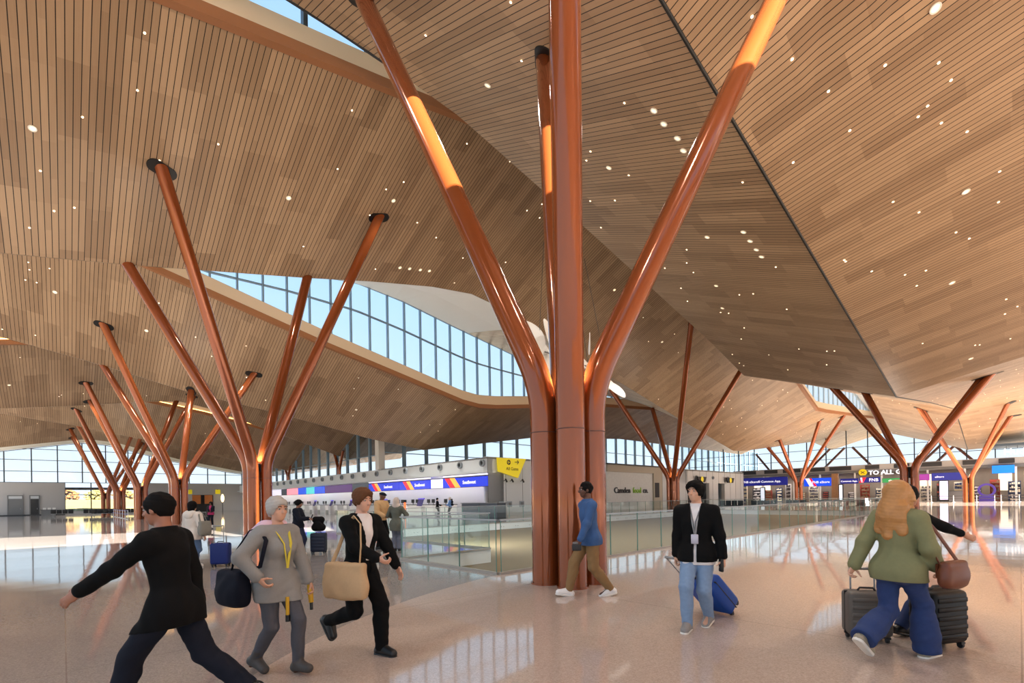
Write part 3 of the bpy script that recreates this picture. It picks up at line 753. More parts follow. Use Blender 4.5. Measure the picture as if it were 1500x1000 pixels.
# check-in desks with monitors, kiosks
rnd=random.Random(21)
dk=None
for i in range(18):
    u=38+3.0*i; p=W(u,27.2,0)
    if dk is None:
        dk=thing('check_in_desk','x','desk',p,'check-in desks')
        b=MB(); b.ubox(u-.9,u+.9,26.9,27.6,0,1.05); b.build('desk_body',mat('white'),dk)
        b=MB(); b.ubox(u-.95,u+.95,26.85,27.65,1.05,1.1); b.build('worktop',mat('charcoal'),dk)
        for du in(-.45,.4):
            b=MB(); b.ubox(u+du-.26,u+du+.26,27.2,27.25,1.25,1.62); b.ubox(u+du-.03,u+du+.03,27.22,27.26,1.1,1.25); b.build('monitor',mat('black'),dk)
        b=MB(); b.ubox(u+1.0,u+1.8,26.9,27.7,0,.35); b.build('bag_scale',mat('steel'),dk); o=dk
    else: o=copy_tree(dk,p)
    o['label']='white check-in desk with two black monitors, number %d from the right'%(i+1)
ks=None
for i,(u,v) in enumerate(((36.8,23.4),(38.4,24.2),(44.6,24),(49.2,23.5),(52.5,24),(58,24),(62,23.5))):
    p=W(u,v,0)
    if ks is None:
        ks=thing('check_in_kiosk','x','kiosk',p,'self-service kiosks in front of check-in'); P=Vector(p)
        b=MB(); b.ubox(u-.28,u+.28,v-.2,v+.25,0,1.0); b.build('pedestal',mat('white'),ks)
        b=MB(); b.prism([W(u-.25,v-.12,1.0),W(u+.25,v-.12,1.0),W(u+.25,v+.12,1.62),W(u-.25,v+.12,1.62)],(VX*.06,VY*.06,.02)); b.build('touch_screen',mat('kiosk_screen',(60,58,90),.2,emit=(80,78,130),estr=.4),ks)
        b=MB(); b.ubox(u-.3,u+.3,v+.1,v+.2,1.6,1.72); b.build('header',mat('kiosk_purple',(84,64,190),.3,emit=(84,64,190),estr=.5),ks); o=ks
    else: o=copy_tree(ks,p)
    o['label']='white self-service kiosk with tilted screen, number %d from the right before check-in'%(i+1)
t=thing('service_counter','dark slate counter front at the right end of check-in','counter',W(29.4,24,0))
b=MB(); b.ubox(27.2,31.6,24,24.9,0,1.2); b.build('counter_front',mat('slate',(74,82,94),.5),t)
b=MB(); b.ubox(27.1,31.7,23.95,24.95,1.2,1.26); b.build('counter_top',mat('mid_grey'),t)
b=MB(); b.ubox(29.3,29.33,23.985,24.0,0,1.2); b.build('panel_joint',mat('charcoal'),t)
t=thing('bollard_light','glowing orange post lamp beside the woman in the pale headscarf','lamp',W(38.9,23,0))
b=MB(); b.cyl(W(38.9,23,0),W(38.9,23,1.35),.09,12); b.build('post',mat('orange_lamp',(250,120,60),.4,emit=(255,120,60),estr=1.0),t)
b=MB(); b.cyl(W(38.9,23,1.35),W(38.9,23,1.6),.16,12); b.build('post_head',mat('black'),t)
# doors set in the check-in back wall near the corner
b=MB(); b.ubox(33.4,35.0,29.5,29.6,0,2.2); b.build('door_4',mat('mid_grey'),kind='structure')
# ================================================================== yellow gate sign on the gate wall
n=Vector((UX,UY,0)); RV=(VX,VY,0)
t=thing('gate_sign','bright yellow tapered gate sign with arrow hung on the panelled gate wall','sign',W(32.75,30.5,4.2))
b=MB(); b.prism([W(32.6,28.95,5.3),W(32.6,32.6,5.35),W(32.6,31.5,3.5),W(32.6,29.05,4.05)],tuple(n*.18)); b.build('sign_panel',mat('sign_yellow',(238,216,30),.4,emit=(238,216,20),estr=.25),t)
b=MB(); b.disc(Vector(W(32.585,30.3,4.93)),-n,.24,24); b.build('aircraft_roundel',mat('black'),t)
b=MB(); c=Vector(W(32.575,30.3,4.93)); V_=Vector(RV)
for pl in (((-.17,-.02),(.17,-.02),(.17,.02),(-.17,.02)),((.02,.02),(-.1,.15),(-.05,.15),(.08,.02)),((.02,-.02),(-.1,-.15),(-.05,-.15),(.08,-.02)),((-.17,.0),(-.21,.07),(-.18,.07),(-.12,.0))):
    b.add([c+V_*x+Vector((0,0,1))*y for x,y in pl],[(0,1,2,3)])
b.build('aircraft_symbol',mat('sign_yellow'),t)
b=MB(); c=Vector(W(32.575,31.35,4.98))
for pl in (((-.3,-.03),(.25,-.03),(.25,.03),(-.3,.03)),((.28,0),(.06,.2),(.0,.16),(.18,0)),((.28,0),(.18,0),(.0,-.16),(.06,-.2))):
    b.add([c+V_*x+Vector((0,0,1))*y for x,y in pl],[(0,1,2,3)])
b.build('arrow',mat('black'),t)
text_mesh('lettering','All Gates',.42,W(32.58,30.75,4.2),RV,(0,0,1),mat('black'),t,.004,'CENTER')
for i,v in enumerate((30.0,30.8,32.2)):
    t=thing('wall_spotlight','small black spotlight bracket on the gate wall under the yellow sign, %s of three'%(('left','middle','right')[i]),'spotlight',W(33,v,3.2),'spotlights under the yellow sign')
    b=MB(); b.cyl(W(33,v,3.2),W(32.7,v,3.3),.03,8); b.build('arm',mat('black'),t)
    b=MB(); b.cyl(W(32.75,v,3.38),W(32.55,v,3.1),.08,12); b.build('lamp_head',mat('charcoal'),t)
for i,v in enumerate((29.6,30.7,32.3)):
    t=thing('access_panel','square steel access panel low on the gate wall behind the glass, %s of three'%(('left','middle','right')[i]),'panel',W(33,v,.9),'access panels low on the gate wall')
    b=MB(); b.ubox(32.95,33,v-.3,v+.3,.75,1.3); b.build('frame',mat('steel'),t)
    b=MB(); b.ubox(32.93,32.96,v-.18,v+.18,.85,1.2); b.build('plate',mat('mid_grey'),t)
# ================================================================== food shop front
t=thing('food_shop','pale framed food shop with white wall panel and lettering beside a copper column','shop',W(32.6,52,0))
b=MB(); b.ubox(32.3,33,45.5,57.6,4.5,5.3); b.ubox(32.3,33,55.5,57.6,0,4.5); b.build('portal_frame',mat('stone_tan',(176,168,152),.6),t)
b=MB(); b.ubox(32.5,32.7,45.5,55.5,0,4.5); b.build('white_panel',mat('shop_white',(206,210,210),.5,noise=.12,nscale=4),t)
b=MB(); b.ubox(32.1,33.2,45.3,57.8,5.3,5.45); b.build('roof_edge',mat('dark_grey'),t)
b=MB(); b.ubox(32.25,32.32,55.75,56.75,1.4,3.3); b.build('menu_screen',mat('black'),t)
text_mesh('lettering','Camden',1.0,W(32.45,46.9,2.0),RV,(0,0,1),mat('dark_grey'),t,.05)
text_mesh('lettering','food',1.0,W(32.45,50.85,2.0),RV,(0,0,1),mat('sign_green',(140,190,40),.4),t,.05)
text_mesh('lettering','co.',1.0,W(32.45,53.1,2.0),RV,(0,0,1),mat('dark_grey'),t,.05)
for i,(v,lab) in enumerate(((69.4,'over the dark wide opening in the gate wall'),(79.6,'over the narrow far opening in the gate wall'))):
    t=thing('hanging_sign','black hanging sign with yellow roundel %s'%lab,'sign',W(32.4,v,3.6))
    b=MB(); b.prism([W(32.4,v-1.5,4.35),W(32.4,v+1.5,4.35),W(32.4,v+1.0,3.55),W(32.4,v-1.0,3.55)],tuple(n*.15)); b.build('sign_panel',mat('black'),t)
    b=MB(); b.disc(W(32.38,v,3.97),-n,.42,20); b.build('roundel',mat('sign_yellow'),t)
for i in range(9):
    v=35+5.6*i
    if 45<v<57.9: continue
    p=Vector(W(32.985,v,4.3)); t=thing('air_nozzle','small round air nozzle high on the gate wall, number %d from the corner'%(i+1),'air vent',tuple(p),'air nozzles on the gate wall')
    b=MB(); b.ring(p,-n,.14,.24,.2,16); b.build('nozzle_ring',mat('steel_grey'),t)
    b=MB(); b.disc(p-n*.08,-n,.15); b.build('nozzle_throat',mat('black'),t)
# ================================================================== hanging white mobile above the opening
c=Vector((2.2,22,8.2)); t=thing('hanging_mobile','white mobile of leaf-shaped petals hanging behind the front column','sculpture',tuple(c))
rp_=random.Random(4)
for i,(dx,dy,dz,sz,az,tl,sk) in enumerate(((-1.15,0,.75,1.0,.2,.3,.5),(-.9,.5,.1,1.15,.4,.5,-.2),(-.5,.2,-.5,1.2,.1,.4,.8),(-.3,-.3,.5,1.0,1.0,.3,.2),(1.45,0,.45,.75,1.35,.0,1.4),(1.35,.4,-.5,.7,.9,.6,.2),(2.2,.6,-1.3,.9,.3,1.0,-.4),(-.75,.1,-1.2,.9,.2,.7,.6),(.2,.9,-.9,1.1,.3,.5,0),(2.6,.2,-1.6,.8,.5,.9,.3))):
    b=MB(); pts=[]
    for k in range(20):
        a=2*PI*k/20; x=math.cos(a)*.55*sz; y=math.sin(a)*.95*sz*(1-.25*math.cos(a)); pts.append((x,y,.18*x*x+.1*y))
    M_=Matrix.Translation(c+Vector((dx,dy,dz)))@Matrix.Rotation(az,4,'Z')@Matrix.Rotation(PI/2-tl,4,'X')@Matrix.Rotation(sk,4,'Z')
    b.prism([M_@Vector(p) for p in pts],M_.to_3x3()@Vector((0,0,.03))); b.build('petal',mat('petal_white',(240,238,234),.5),t)
b=MB()
for dx in(-.9,-.3,1.4,2.2): b.tube([c+Vector((dx,.1,-.4)),c+Vector((dx*.6,.1,5.2 if dx<1 else 4.4))],.012,5)
b.tube([c+Vector((-1.1,.1,.3)),c+Vector((2.3,.2,-.9))],.02,6)
b.build('cable',mat('dark_grey'),t)
# ================================================================== shops and security hall at the far right
V0=104.3
fnb=scr('screen_navy',(30,34,120),.7); fnb2=scr('screen_bright',(22,70,215),1.0)
board('shop_sign','long navy shop sign with white lettering at the left end of the shops',39.8,31.4,3.4,5.0,fnb,V0,txt='FNB eStore\u00ae Common App.',tsize=.62,cat='sign',tpos=.42)
board('shop_sign','bright blue shop sign with a red and white mark left of the wooden pillar',28.6,24.0,3.0,4.5,fnb2,V0,bands=((.05,.2,.5,pale),(.2,.28,.6,red)),txt='FNB eStore',tsize=.6,tpos=.62,cat='sign')
board('shop_sign','navy shop sign right of the wooden pillar under the gate letters',22.7,19.9,3.3,4.2,fnb,V0,txt='Common App.',tsize=.42,cat='sign')
board('shop_sign','navy sign with a red wing mark and wide white capitals under the gate letters',19.8,16.7,3.4,4.3,fnb,V0,bands=((.05,.14,.2,pale),(.14,.34,-.5,red)),txt='FNB',tsize=.75,tpos=.68,cat='sign')
board('shop_sign','green sign under the gate letters beside the column',16.5,13.8,3.3,4.0,scr('screen_green',(50,150,80),.6),V0,cat='sign',txt='eStore',tsize=.35)
board('shop_sign','magenta sign right of the column behind the long-haired woman',12.3,10.2,3.5,4.5,scr('screen_magenta',(150,50,150),.7),V0,cat='sign')
board('shop_sign','dark blue sign with small white lettering between two columns',10.0,6.0,3.4,4.6,scr('screen_dblue',(40,44,140),.6),V0,txt='eStore',tsize=.42,tpos=.25,cat='sign')
board('shop_sign','light blue lightbox sign at the right edge of the shops',2.95,.5,4.2,5.4,scr('screen_sky',(20,120,225),.9),V0-.6,cat='sign')
t=thing('gate_letters','white capitals reading TO ALL GATES beside a yellow roundel above the shops','sign',W(16,V0,4.5))
text_mesh('lettering','TO ALL GATES',1.04,W(18.35,V0-.3,4.75),AXU,(0,0,1),mat('white_glow'),t,.12,'LEFT',bold=.02)
b=MB(); b.disc(W(19.2,V0-.3,5.2),(-VX,-VY,0),.6,24); b.cyl(W(19.2,V0-.3,5.2),W(19.2,V0-.1,5.2),.6,24); b.build('roundel',mat('sign_yellow'),t)
b=MB()
for a in(-1,1): b.box(Vector(W(19.2,V0-.33,5.2)),(.7,.02,.1),0,(Vector((-UX*.8,-UY*.8,.6*a)).normalized(),Vector((VX,VY,0)),Vector((-UX*-.6*a,-UY*-.6*a,.8)).normalized()))
b.build('roundel_mark',mat('dark_grey'),t)
b=MB(); b.ubox(10.4,19.9,V0-.42,V0-.2,4.6,4.68); b.build('mounting_rail',mat('mid_grey'),t)
t=thing('hanging_letters','white sign lettering hanging under the blue-grey canopy at the right edge','sign',W(1,100,7.4))
text_mesh('lettering','Hudson',1.25,W(1.6,99.6,6.75),AXU,(0,0,1),mat('white_glow'),t,.1,'LEFT',bold=.015)
b=MB()
for u in(1.3,.2,-1,-2.2): b.cyl(W(u,99.7,7.6),W(u,99.7,8.0),.03,6)
b.build('hanger',mat('dark_grey'),t)
b=MB(); b.ubox(-16,3.2,98.8,104.4,8.0,8.35); b.build('canopy',mat('blue_grey',(64,80,94),.5),kind=None,label='flat blue-grey canopy slab over the shop at the right edge',cat='canopy')
b=MB(); b.ubox(22.9,23.9,103.6,104.3,0,5.2); b.build('wooden_pillar',mat('pillar_wood',(150,108,72),.5,noise=.2,nscale=3),label='square wooden pillar between the blue shop signs',cat='pillar')
def totem(lab,u,v,w,h,m):
    t=thing('display_totem',lab,'display',W(u,v,0))
    b=MB(); b.ubox(u-w/2,u+w/2,v,v+.3,0,h); b.build('housing',mat('black'),t)
    b=MB(); b.ubox(u-w/2+.12,u+w/2-.12,v-.02,v,.35,h-.15); b.build('screen',m,t)
    b=MB(); b.ubox(u-w/2-.4,u+w/2+.4,v-.3,v+.6,0,.12); b.build('foot',mat('charcoal'),t)
totem('tall black display totem with a lavender screen standing on the floor at the right',7.9,97,1.15,3.3,scr('screen_lavender',(214,210,245),.9))
totem('narrow black totem with a white screen beside the wooden pillar',22.1,102,.7,3.2,scr('screen_whitish',(220,230,245),.8))
totem('slim white-screened totem under the left end of the long navy sign',34.6,100,.9,3.0,scr('screen_whitish',(220,230,245),.8))
t=thing('reception_desk','grey reception desk with papers on top beside the farthest right column','desk',W(6.9,99,0))
b=MB(); b.ubox(5.2,8.4,98.4,99.6,0,1.6); b.build('desk_body',mat('desk_grey',(96,96,100),.5),t)
b=MB(); b.ubox(5.1,8.5,98.3,99.7,1.6,1.68); b.build('worktop',mat('dark_grey'),t)
# shop interiors : shelving and bright cases behind the posts
rs_=random.Random(8)
cols=[(226,214,188),(74,70,72),(150,60,44),(52,64,96),(206,200,196),(120,96,70),(232,224,200),(60,52,50)]
for i in range(24):
    u=40.5-2.1*i; w_=rs_.uniform(.9,1.7); h_=rs_.uniform(1.6,4.0); v=106.2+rs_.uniform(0,1.8); k=i%8
    t=thing('shop_display','%s shelf unit inside the shops, number %d from the left end'%(('cream','charcoal','brick red','navy','pale grey','brown','ivory','black')[k],i+1),'shelf',W(u,v,0),'shelf units inside the shops')
    b=MB(); b.ubox(u-w_/2,u+w_/2,v+.35,v+.4,0,h_); b.ubox(u-w_/2,u-w_/2+.05,v,v+.4,0,h_); b.ubox(u+w_/2-.05,u+w_/2,v,v+.4,0,h_)
    for q in range(5): b.ubox(u-w_/2,u+w_/2,v,v+.4,h_*q/5+.05,h_*q/5+.1)
    b.build('carcass',mat('shelf_%d'%k,cols[k],.6),t)
    b=MB()
    for q in range(5):
        x=u-w_/2+.1
        while x<u+w_/2-.25:
            ww=rs_.uniform(.12,.3); b.ubox(x,x+ww,v+.05,v+.33,h_*q/5+.1,h_*q/5+.1+rs_.uniform(.1,h_/5-.12)); x+=ww+.04
    b.build('stock',mat('stock_%d'%((k+3)%8),cols[(k+3)%8],.5),t)
for i,u in enumerate((38.6,36.9,11.2,1.6,-1.2)):
    b=MB(); b.ubox(u-.75,u+.75,108.85,108.98,1.6,4.6); b.build('lit_panel',scr('lit_panel',(250,236,206),.9),label='warm backlit panel on the shops\u2019 rear wall, number %d from the left'%(i+1),cat='light panel',group='backlit panels in the shops')
for i,(u,v) in enumerate(((13.2,106),(3.6,106))):
    b=MB(); p=Vector(W(u,v,1.7)); b.ring(p,(-VX,-VY,0),.75,1.05,.3,28); b.ubox(u-.9,u+.9,v,v+.3,0,.75)
    b.build('scanner_ring',scr('scan_purple',(96,74,180),.25),label='round purple-lit scanner arch %s'%('left of the tall lavender totem','behind the farthest right column')[i],cat='scanner')
# ================================================================== queue posts
sp_=None
def post(u,v,label,group,du=0,dv=1.6,belt='belt_blue'):
    global sp_
    p=W(u,v,0); key=(belt,du,dv)
    if key not in POSTS:
        t=thing('queue_post',label,'queue barrier',p,group)
        b=MB(); b.cyl(p,(p[0],p[1],.03),.17,16); b.cyl((p[0],p[1],.03),(p[0],p[1],1.0),.032,10); b.build('post',mat('post_white',(214,214,214),.35,.4),t)
        b=MB(); b.cyl((p[0],p[1],.98),(p[0],p[1],1.06),.045,10); b.build('cap',mat('charcoal'),t)
        for z in(.86,.48):
            b=MB(); q=W(u+du,v+dv,0); d=Vector((q[0]-p[0],q[1]-p[1],0)); nn=Vector((-d.y,d.x,0)).normalized()*.004
            b.box8([Vector(p)+nn*a+d*f_+Vector((0,0,zz)) for zz in(z,z+.075) for f_,a in((.03,-1),(.975,-1),(.975,1),(.03,1))]); b.build('belt',mat(belt,(54,46,120) if belt=='belt_blue' else (60,60,66),.6),t)
        POSTS[key]=t
    else: t=copy_tree(POSTS[key],p,label=label,group=group)
POSTS={}
k=0
for r,v in enumerate((23.0,25.6)):
    for i in range(7):
        k+=1; post(64.5+i*3.2-r*1.1,v-18,'white queue post with purple belt in the left hall, number %d'%k,'queue posts in the left hall',3.2,0)
k=0
for r,v in enumerate((93.5,97.0,100.5)):
    for i in range(11):
        k+=1; u=9-2.4*i+ (r*.7)
        if 3.2<u<10.5 and r>=1: continue
        post(u,v,'white queue post with grey belt before the shops, %s row, number %d'%(('front','middle','back')[r],i+1),'queue posts on the right',-2.4,0,'belt_grey')
# ================================================================== seats
def bench(lab,u,v,nseat,axis,group,m='seat_dark'):
    D_=Vector((-UX,-UY,0)) if axis=='u' else Vector((VX,VY,0)); F=Vector((-VX,-VY,0)) if axis=='u' else Vector((UX,UY,0))
    o=Vector(W(u,v,0)); t=thing('bench_seating',lab,'seat',tuple(o),group); Z=Vector((0,0,1))
    for i in range(nseat):
        c=o+D_*(.62*i)
        b=MB(); b.rbox(c+Z*.44,(.56,.52,.07),.02,2,0,Matrix((D_,F,Z)).transposed()); b.build('seat',mat(m),t)
        b=MB(); b.rbox(c-F*.27+Z*.72,(.56,.06,.5),.02,2,0,Matrix((D_,F,Z)).transposed()); b.build('backrest',mat(m),t)
    b=MB(); b.box(o+D_*(.62*(nseat-1)/2)+Z*.37,(.62*nseat,.06,.06),0,(D_,F,Z)); b.build('beam',mat('steel'),t)
    for s in(0,nseat-1):
        c=o+D_*(.62*s); b=MB(); b.tube([c+F*.3,c+F*.02+Z*.37,c-F*.3],.025,8); b.build('leg',mat('steel'),t)
mat('seat_dark',(44,52,62),.6); mat('seat_black',(18,19,22),.5)
for i,(u,v,n_) in enumerate(((22,51.6,4),(18.8,51.6,4),(15.6,51.8,3),(12.8,51.6,4),(9.8,51.8,3))):
    bench('dark grey row of seats beyond the glass railing, number %d from left'%(i+1),u,v,n_,'u','rows of seats beyond the railing')
for i,(u,v,n_) in enumerate(((95,2.5,6),(92,6.5,6),(89,3.2,5),(96,-1,4))):
    bench('black row of seats by the end window, %s'%('nearest the window','right under the columns','foremost','leftmost')[i],u,v,n_,'v','rows of black seats by the end window','seat_black')
t=thing('side_counter','grey counter with small white boxes by the dark door on the left wall','counter',W(115,-2,0))
b=MB(); b.ubox(114.4,115.4,-2.7,-.9,0,.85); b.build('counter_body',mat('mid_grey'),t)
b=MB(); b.ubox(114.3,115.5,-2.8,-.8,.85,.92); b.build('counter_top',mat('dark_grey'),t)
for i in range(3):
    b=MB(); b.ubox(114.7,115.1,-2.5+.6*i,-2.1+.6*i,.92,1.25); b.build('paper_box',mat('white'),label='small white box on the grey side counter, %s of three'%('left','middle','right')[i],cat='box',group='white boxes on the side counter')
for i,v in enumerate((18.7,23.7)):
    t=thing('hanging_sign','small yellow hanging sign %s the amber doorway in the end wall'%('left of','right of')[i],'sign',W(115.3,v,3.6))
    b=MB(); b.ubox(115.0,115.15,v-.45,v+.45,3.5,4.4); b.build('sign_panel',mat('sign_yellow'),t)
    b=MB(); b.ubox(115.0,115.95,v-.03,v+.03,4.4,4.48); b.build('bracket',mat('dark_grey'),t)
t=thing('floor_lamp','tall glowing lamp standing right of the amber doorway','lamp',W(114,24.3,0))
b=MB(); b.cyl(W(114,24.3,0),W(114,24.3,1.7),.06,8); b.build('post',mat('dark_grey'),t)
b=MB(); b.ball(W(114,24.3,2.6),(.3,.3,.85),12,8); b.build('lamp_shade',mat('lamp_glow',(255,230,190),.4,emit=(255,222,170),estr=3),t)

# LED wash under the check-in canopy and lamps in the shop ceilings
for u0,u1 in((34,60),(60,86),(86,112)):
    L=bpy.data.lights.new('canopy_fill_lamp','AREA'); L.shape='RECTANGLE'; L.size=u1-u0; L.size_y=.25; L.energy=CLP; L.color=(1,.95,.9)
    o=bpy.data.objects.new('canopy_fill_lamp',L); COL.objects.link(o); o.location=W((u0+u1)/2,28.5,3.72)
    o.rotation_euler=(math.radians(0),0,math.atan2(UY,UX))
for u0,u1 in((-12,6),(6,24),(24,41)):  # lamps added inside the shops to lift their brightness
    L=bpy.data.lights.new('shop_fill_lamp','AREA'); L.shape='RECTANGLE'; L.size=u1-u0; L.size_y=.3; L.energy=CLP*1.2; L.color=(1,.93,.85)
    o=bpy.data.objects.new('shop_fill_lamp',L); COL.objects.link(o); o.location=W((u0+u1)/2,106,5.1)
    o.rotation_euler=(0,0,math.atan2(UY,UX))

for v0,v1 in((12,30),(30,48)):  # area lamps added below the slab to brighten the walls of the opening
    L=bpy.data.lights.new('opening_fill_lamp','AREA'); L.shape='RECTANGLE'; L.size=v1-v0; L.size_y=.4; L.energy=LHP; L.color=(1,.97,.93)
    o=bpy.data.objects.new('opening_fill_lamp',L); COL.objects.link(o); o.location=W(WU0+.3,(v0+v1)/2,-1.0)
    o.rotation_euler=Vector((UX,UY,-.35)).to_track_quat('-Z','Y').to_euler()
L=bpy.data.lights.new('opening_fill_lamp','AREA'); L.shape='RECTANGLE'; L.size=.4; L.size_y=10; L.energy=LHP*.5; L.color=(1,.97,.93)  # one more added lamp, aimed along the opening
o=bpy.data.objects.new('opening_fill_lamp',L); COL.objects.link(o); o.location=W(16,SV+.4,-1.0); o.rotation_euler=Vector((VX,VY,-.5)).to_track_quat('-Z','Y').to_euler()
# ================================================================== people : smooth bodies grown from distance fields
def _prims(P, pr):
    """distance of points P (n,3) to one primitive"""
    k=pr[0]
    if k=='c':      # round cone a,b,ra,rb
        a,b,ra,rb=np.array(pr[1],'f'),np.array(pr[2],'f'),pr[3],pr[4]
        d=b-a; t=np.clip(((P-a)@d)/max(float(d@d),1e-9),0,1)
        return np.linalg.norm(P-a-t[:,None]*d,axis=1)-(ra+(rb-ra)*t)
    if k=='b':      # rounded box centre, half sizes, axes (columns), radius
        q=np.abs((P-np.array(pr[1],'f'))@np.array(pr[3],'f'))-(np.array(pr[2],'f')-pr[4])
        return np.linalg.norm(np.maximum(q,0),axis=1)+np.minimum(q.max(1),0)-pr[4]
    c,r=np.array(pr[1],'f'),np.array(pr[2],'f')     # ellipsoid centre, radii, optional 3x3 axes
    q=P-c
    if len(pr)>3 and pr[3] is not None: q=q@np.array(pr[3],'f')
    k0=np.linalg.norm(q/r,axis=1); k1=np.linalg.norm(q/(r*r),axis=1)
    return np.where(k1>1e-6,k0*(k0-1)/np.maximum(k1,1e-6),-min(r))
def _field(P, groups):
    """groups: list of (op, k, [prims]) ; op '+' smooth union, '-' smooth subtraction, '&' a callable clip"""
    D=np.full(len(P),9.,'f')
    for op,k,prs in groups:
        if op=='&': D=np.maximum(D,prs(P)); continue
        if op=='n': D=D+k*prs(P); continue
        for pr in prs:
            d=_prims(P,pr).astype('f')
            if op=='+':
                h=np.clip(.5+.5*(D-d)/k,0,1); D=D*(1-h)+d*h-k*h*(1-h)
            else:
                h=np.clip(.5-.5*(D+d)/k,0,1); D=D*(1-h)-d*h+k*h*(1-h)
    return D
def folds(seed, wl=.11):
    """cloth folds: warped sine ridges"""
    r=np.random.RandomState(seed); D_=[]
    for i in range(4):
        d=r.normal(size=3)*np.array([1,1,1.25]); D_.append((d/np.linalg.norm(d)*2*PI/(wl*(.7+.5*i)),r.normal(size=3)*9,r.uniform(0,6)))
    def f(X):
        a=0
        for d,e,ph in D_: a=a+np.sin(X@d+1.6*np.sin(X@e+ph)+ph)
        return (a/4).astype('f')
    return f
def _bounds(groups,m):
    lo=np.full(3,9e9);hi=-lo
    for op,k,prs in groups:
        if op!='+': continue
        for pr in prs:
            if pr[0]=='c':
                for p,r in((pr[1],pr[3]),(pr[2],pr[4])): lo=np.minimum(lo,np.array(p)-r);hi=np.maximum(hi,np.array(p)+r)
            elif pr[0]=='b': r=float(np.linalg.norm(pr[2])); lo=np.minimum(lo,np.array(pr[1])-r);hi=np.maximum(hi,np.array(pr[1])+r)
            else: r=max(pr[2]); lo=np.minimum(lo,np.array(pr[1])-r);hi=np.maximum(hi,np.array(pr[1])+r)
    return lo-m,hi+m
def sdf_mesh(groups, vox):
    """naive surface nets over a block-sparse grid"""
    lo,hi=_bounds(groups,vox*3); B=8
    n=(np.ceil((hi-lo)/vox/B).astype(int)+1); N_=n*B
    idx=np.stack(np.meshgrid(*[np.arange(x) for x in n],indexing='ij'),-1).reshape(-1,3)
    cc=lo+(idx*B+(B-1)/2)*vox
    dc=_field(cc.astype('f'),groups); act=np.abs(dc)<vox*B*.95+.03
    V=np.repeat(np.repeat(np.repeat(np.sign(dc).reshape(n),B,0),B,1),B,2).astype('f')
    loc=np.stack(np.meshgrid(*[np.arange(B)]*3,indexing='ij'),-1).reshape(-1,3)
    A=idx[act]
    g=(A[:,None,:]*B+loc[None]).reshape(-1,3)
    V[g[:,0],g[:,1],g[:,2]]=_field((lo+g*vox).astype('f'),groups)
    S=V<0; X,Y,Z=S.shape
    c=[S[i:X-1+i,j:Y-1+j,k:Z-1+k] for i in(0,1) for j in(0,1) for k in(0,1)]
    cnt=sum(a.astype('i1') for a in c); cell=(cnt>0)&(cnt<8)
    ci=np.argwhere(cell); vid=np.full(cell.shape,-1,'i4'); vid[cell]=np.arange(len(ci))
    corners=[(i,j,k) for i in(0,1) for j in(0,1) for k in(0,1)]
    val=np.stack([V[ci[:,0]+i,ci[:,1]+j,ci[:,2]+k] for i,j,k in corners],1)
    acc=np.zeros((len(ci),3));w=np.zeros(len(ci))
    for a in range(8):
        for b in range(a+1,8):
            if sum(abs(x-y) for x,y in zip(corners[a],corners[b]))!=1: continue
            m=(val[:,a]<0)!=(val[:,b]<0); t=val[m,a]/(val[m,a]-val[m,b])
            acc[m]+=np.array(corners[a])+t[:,None]*(np.array(corners[b])-np.array(corners[a])); w[m]+=1
    vs=lo+(ci+acc/w[:,None])*vox
    fs=[]
    for ax in range(3):
        sl=[slice(None)]*3; sl2=[slice(None)]*3; sl[ax]=slice(0,-1); sl2[ax]=slice(1,None)
        a=S[tuple(sl)];b=S[tuple(sl2)]; e=np.argwhere(a!=b)
        o1,o2=[(1,2),(2,0),(0,1)][ax]
        ok=(e[:,o1]>0)&(e[:,o2]>0)&(e[:,o1]<cell.shape[o1])&(e[:,o2]<cell.shape[o2]); e=e[ok]
        q=[]
        for d1,d2 in((-1,-1),(0,-1),(0,0),(-1,0)):
            p=e.copy(); p[:,o1]+=d1; p[:,o2]+=d2; q.append(vid[p[:,0],p[:,1],p[:,2]])
        q=np.stack(q,1); flip=S[e[:,0],e[:,1],e[:,2]]; q[~flip]=q[~flip][:,::-1]
        fs.append(q[(q>=0).all(1)])
    return vs,np.concatenate(fs)
def sdf_obj(name, groups, vox, m, parent, label=None):
    vs,fs=sdf_mesh(groups,vox)
    me=bpy.data.meshes.new(name); me.vertices.add(len(vs)); me.vertices.foreach_set('co',vs.astype('f').ravel())
    me.loops.add(fs.size); me.loops.foreach_set('vertex_index',fs.astype('i').ravel())
    me.polygons.add(len(fs)); me.polygons.foreach_set('loop_start',np.arange(0,fs.size,4,dtype='i')); me.polygons.foreach_set('loop_total',np.full(len(fs),4,'i'))
    me.polygons.foreach_set('use_smooth',np.ones(len(fs),bool)); me.update(calc_edges=True); me.validate()
    me.materials.append(m); o=bpy.data.objects.new(name,me); COL.objects.link(o); o.parent=parent
    if label: o['label']=label
    return o
def V3(*a): return np.array(a,float)
def unit(v): return v/max(1e-9,np.linalg.norm(v))
def ik(a,c,l1,l2,hint):
    """joint between a and c for two bones, bending towards hint"""
    d=c-a; L=min(np.linalg.norm(d),(l1+l2)*.999); dn=unit(d); c=a+dn*L
    x=(l1*l1-l2*l2+L*L)/(2*L); y=math.sqrt(max(0,l1*l1-x*x)); h=hint-dn*(hint@dn)
    return a+dn*x+unit(h)*y, c
def skin(c): return mat('skin_%d_%d_%d'%c,c,.5)
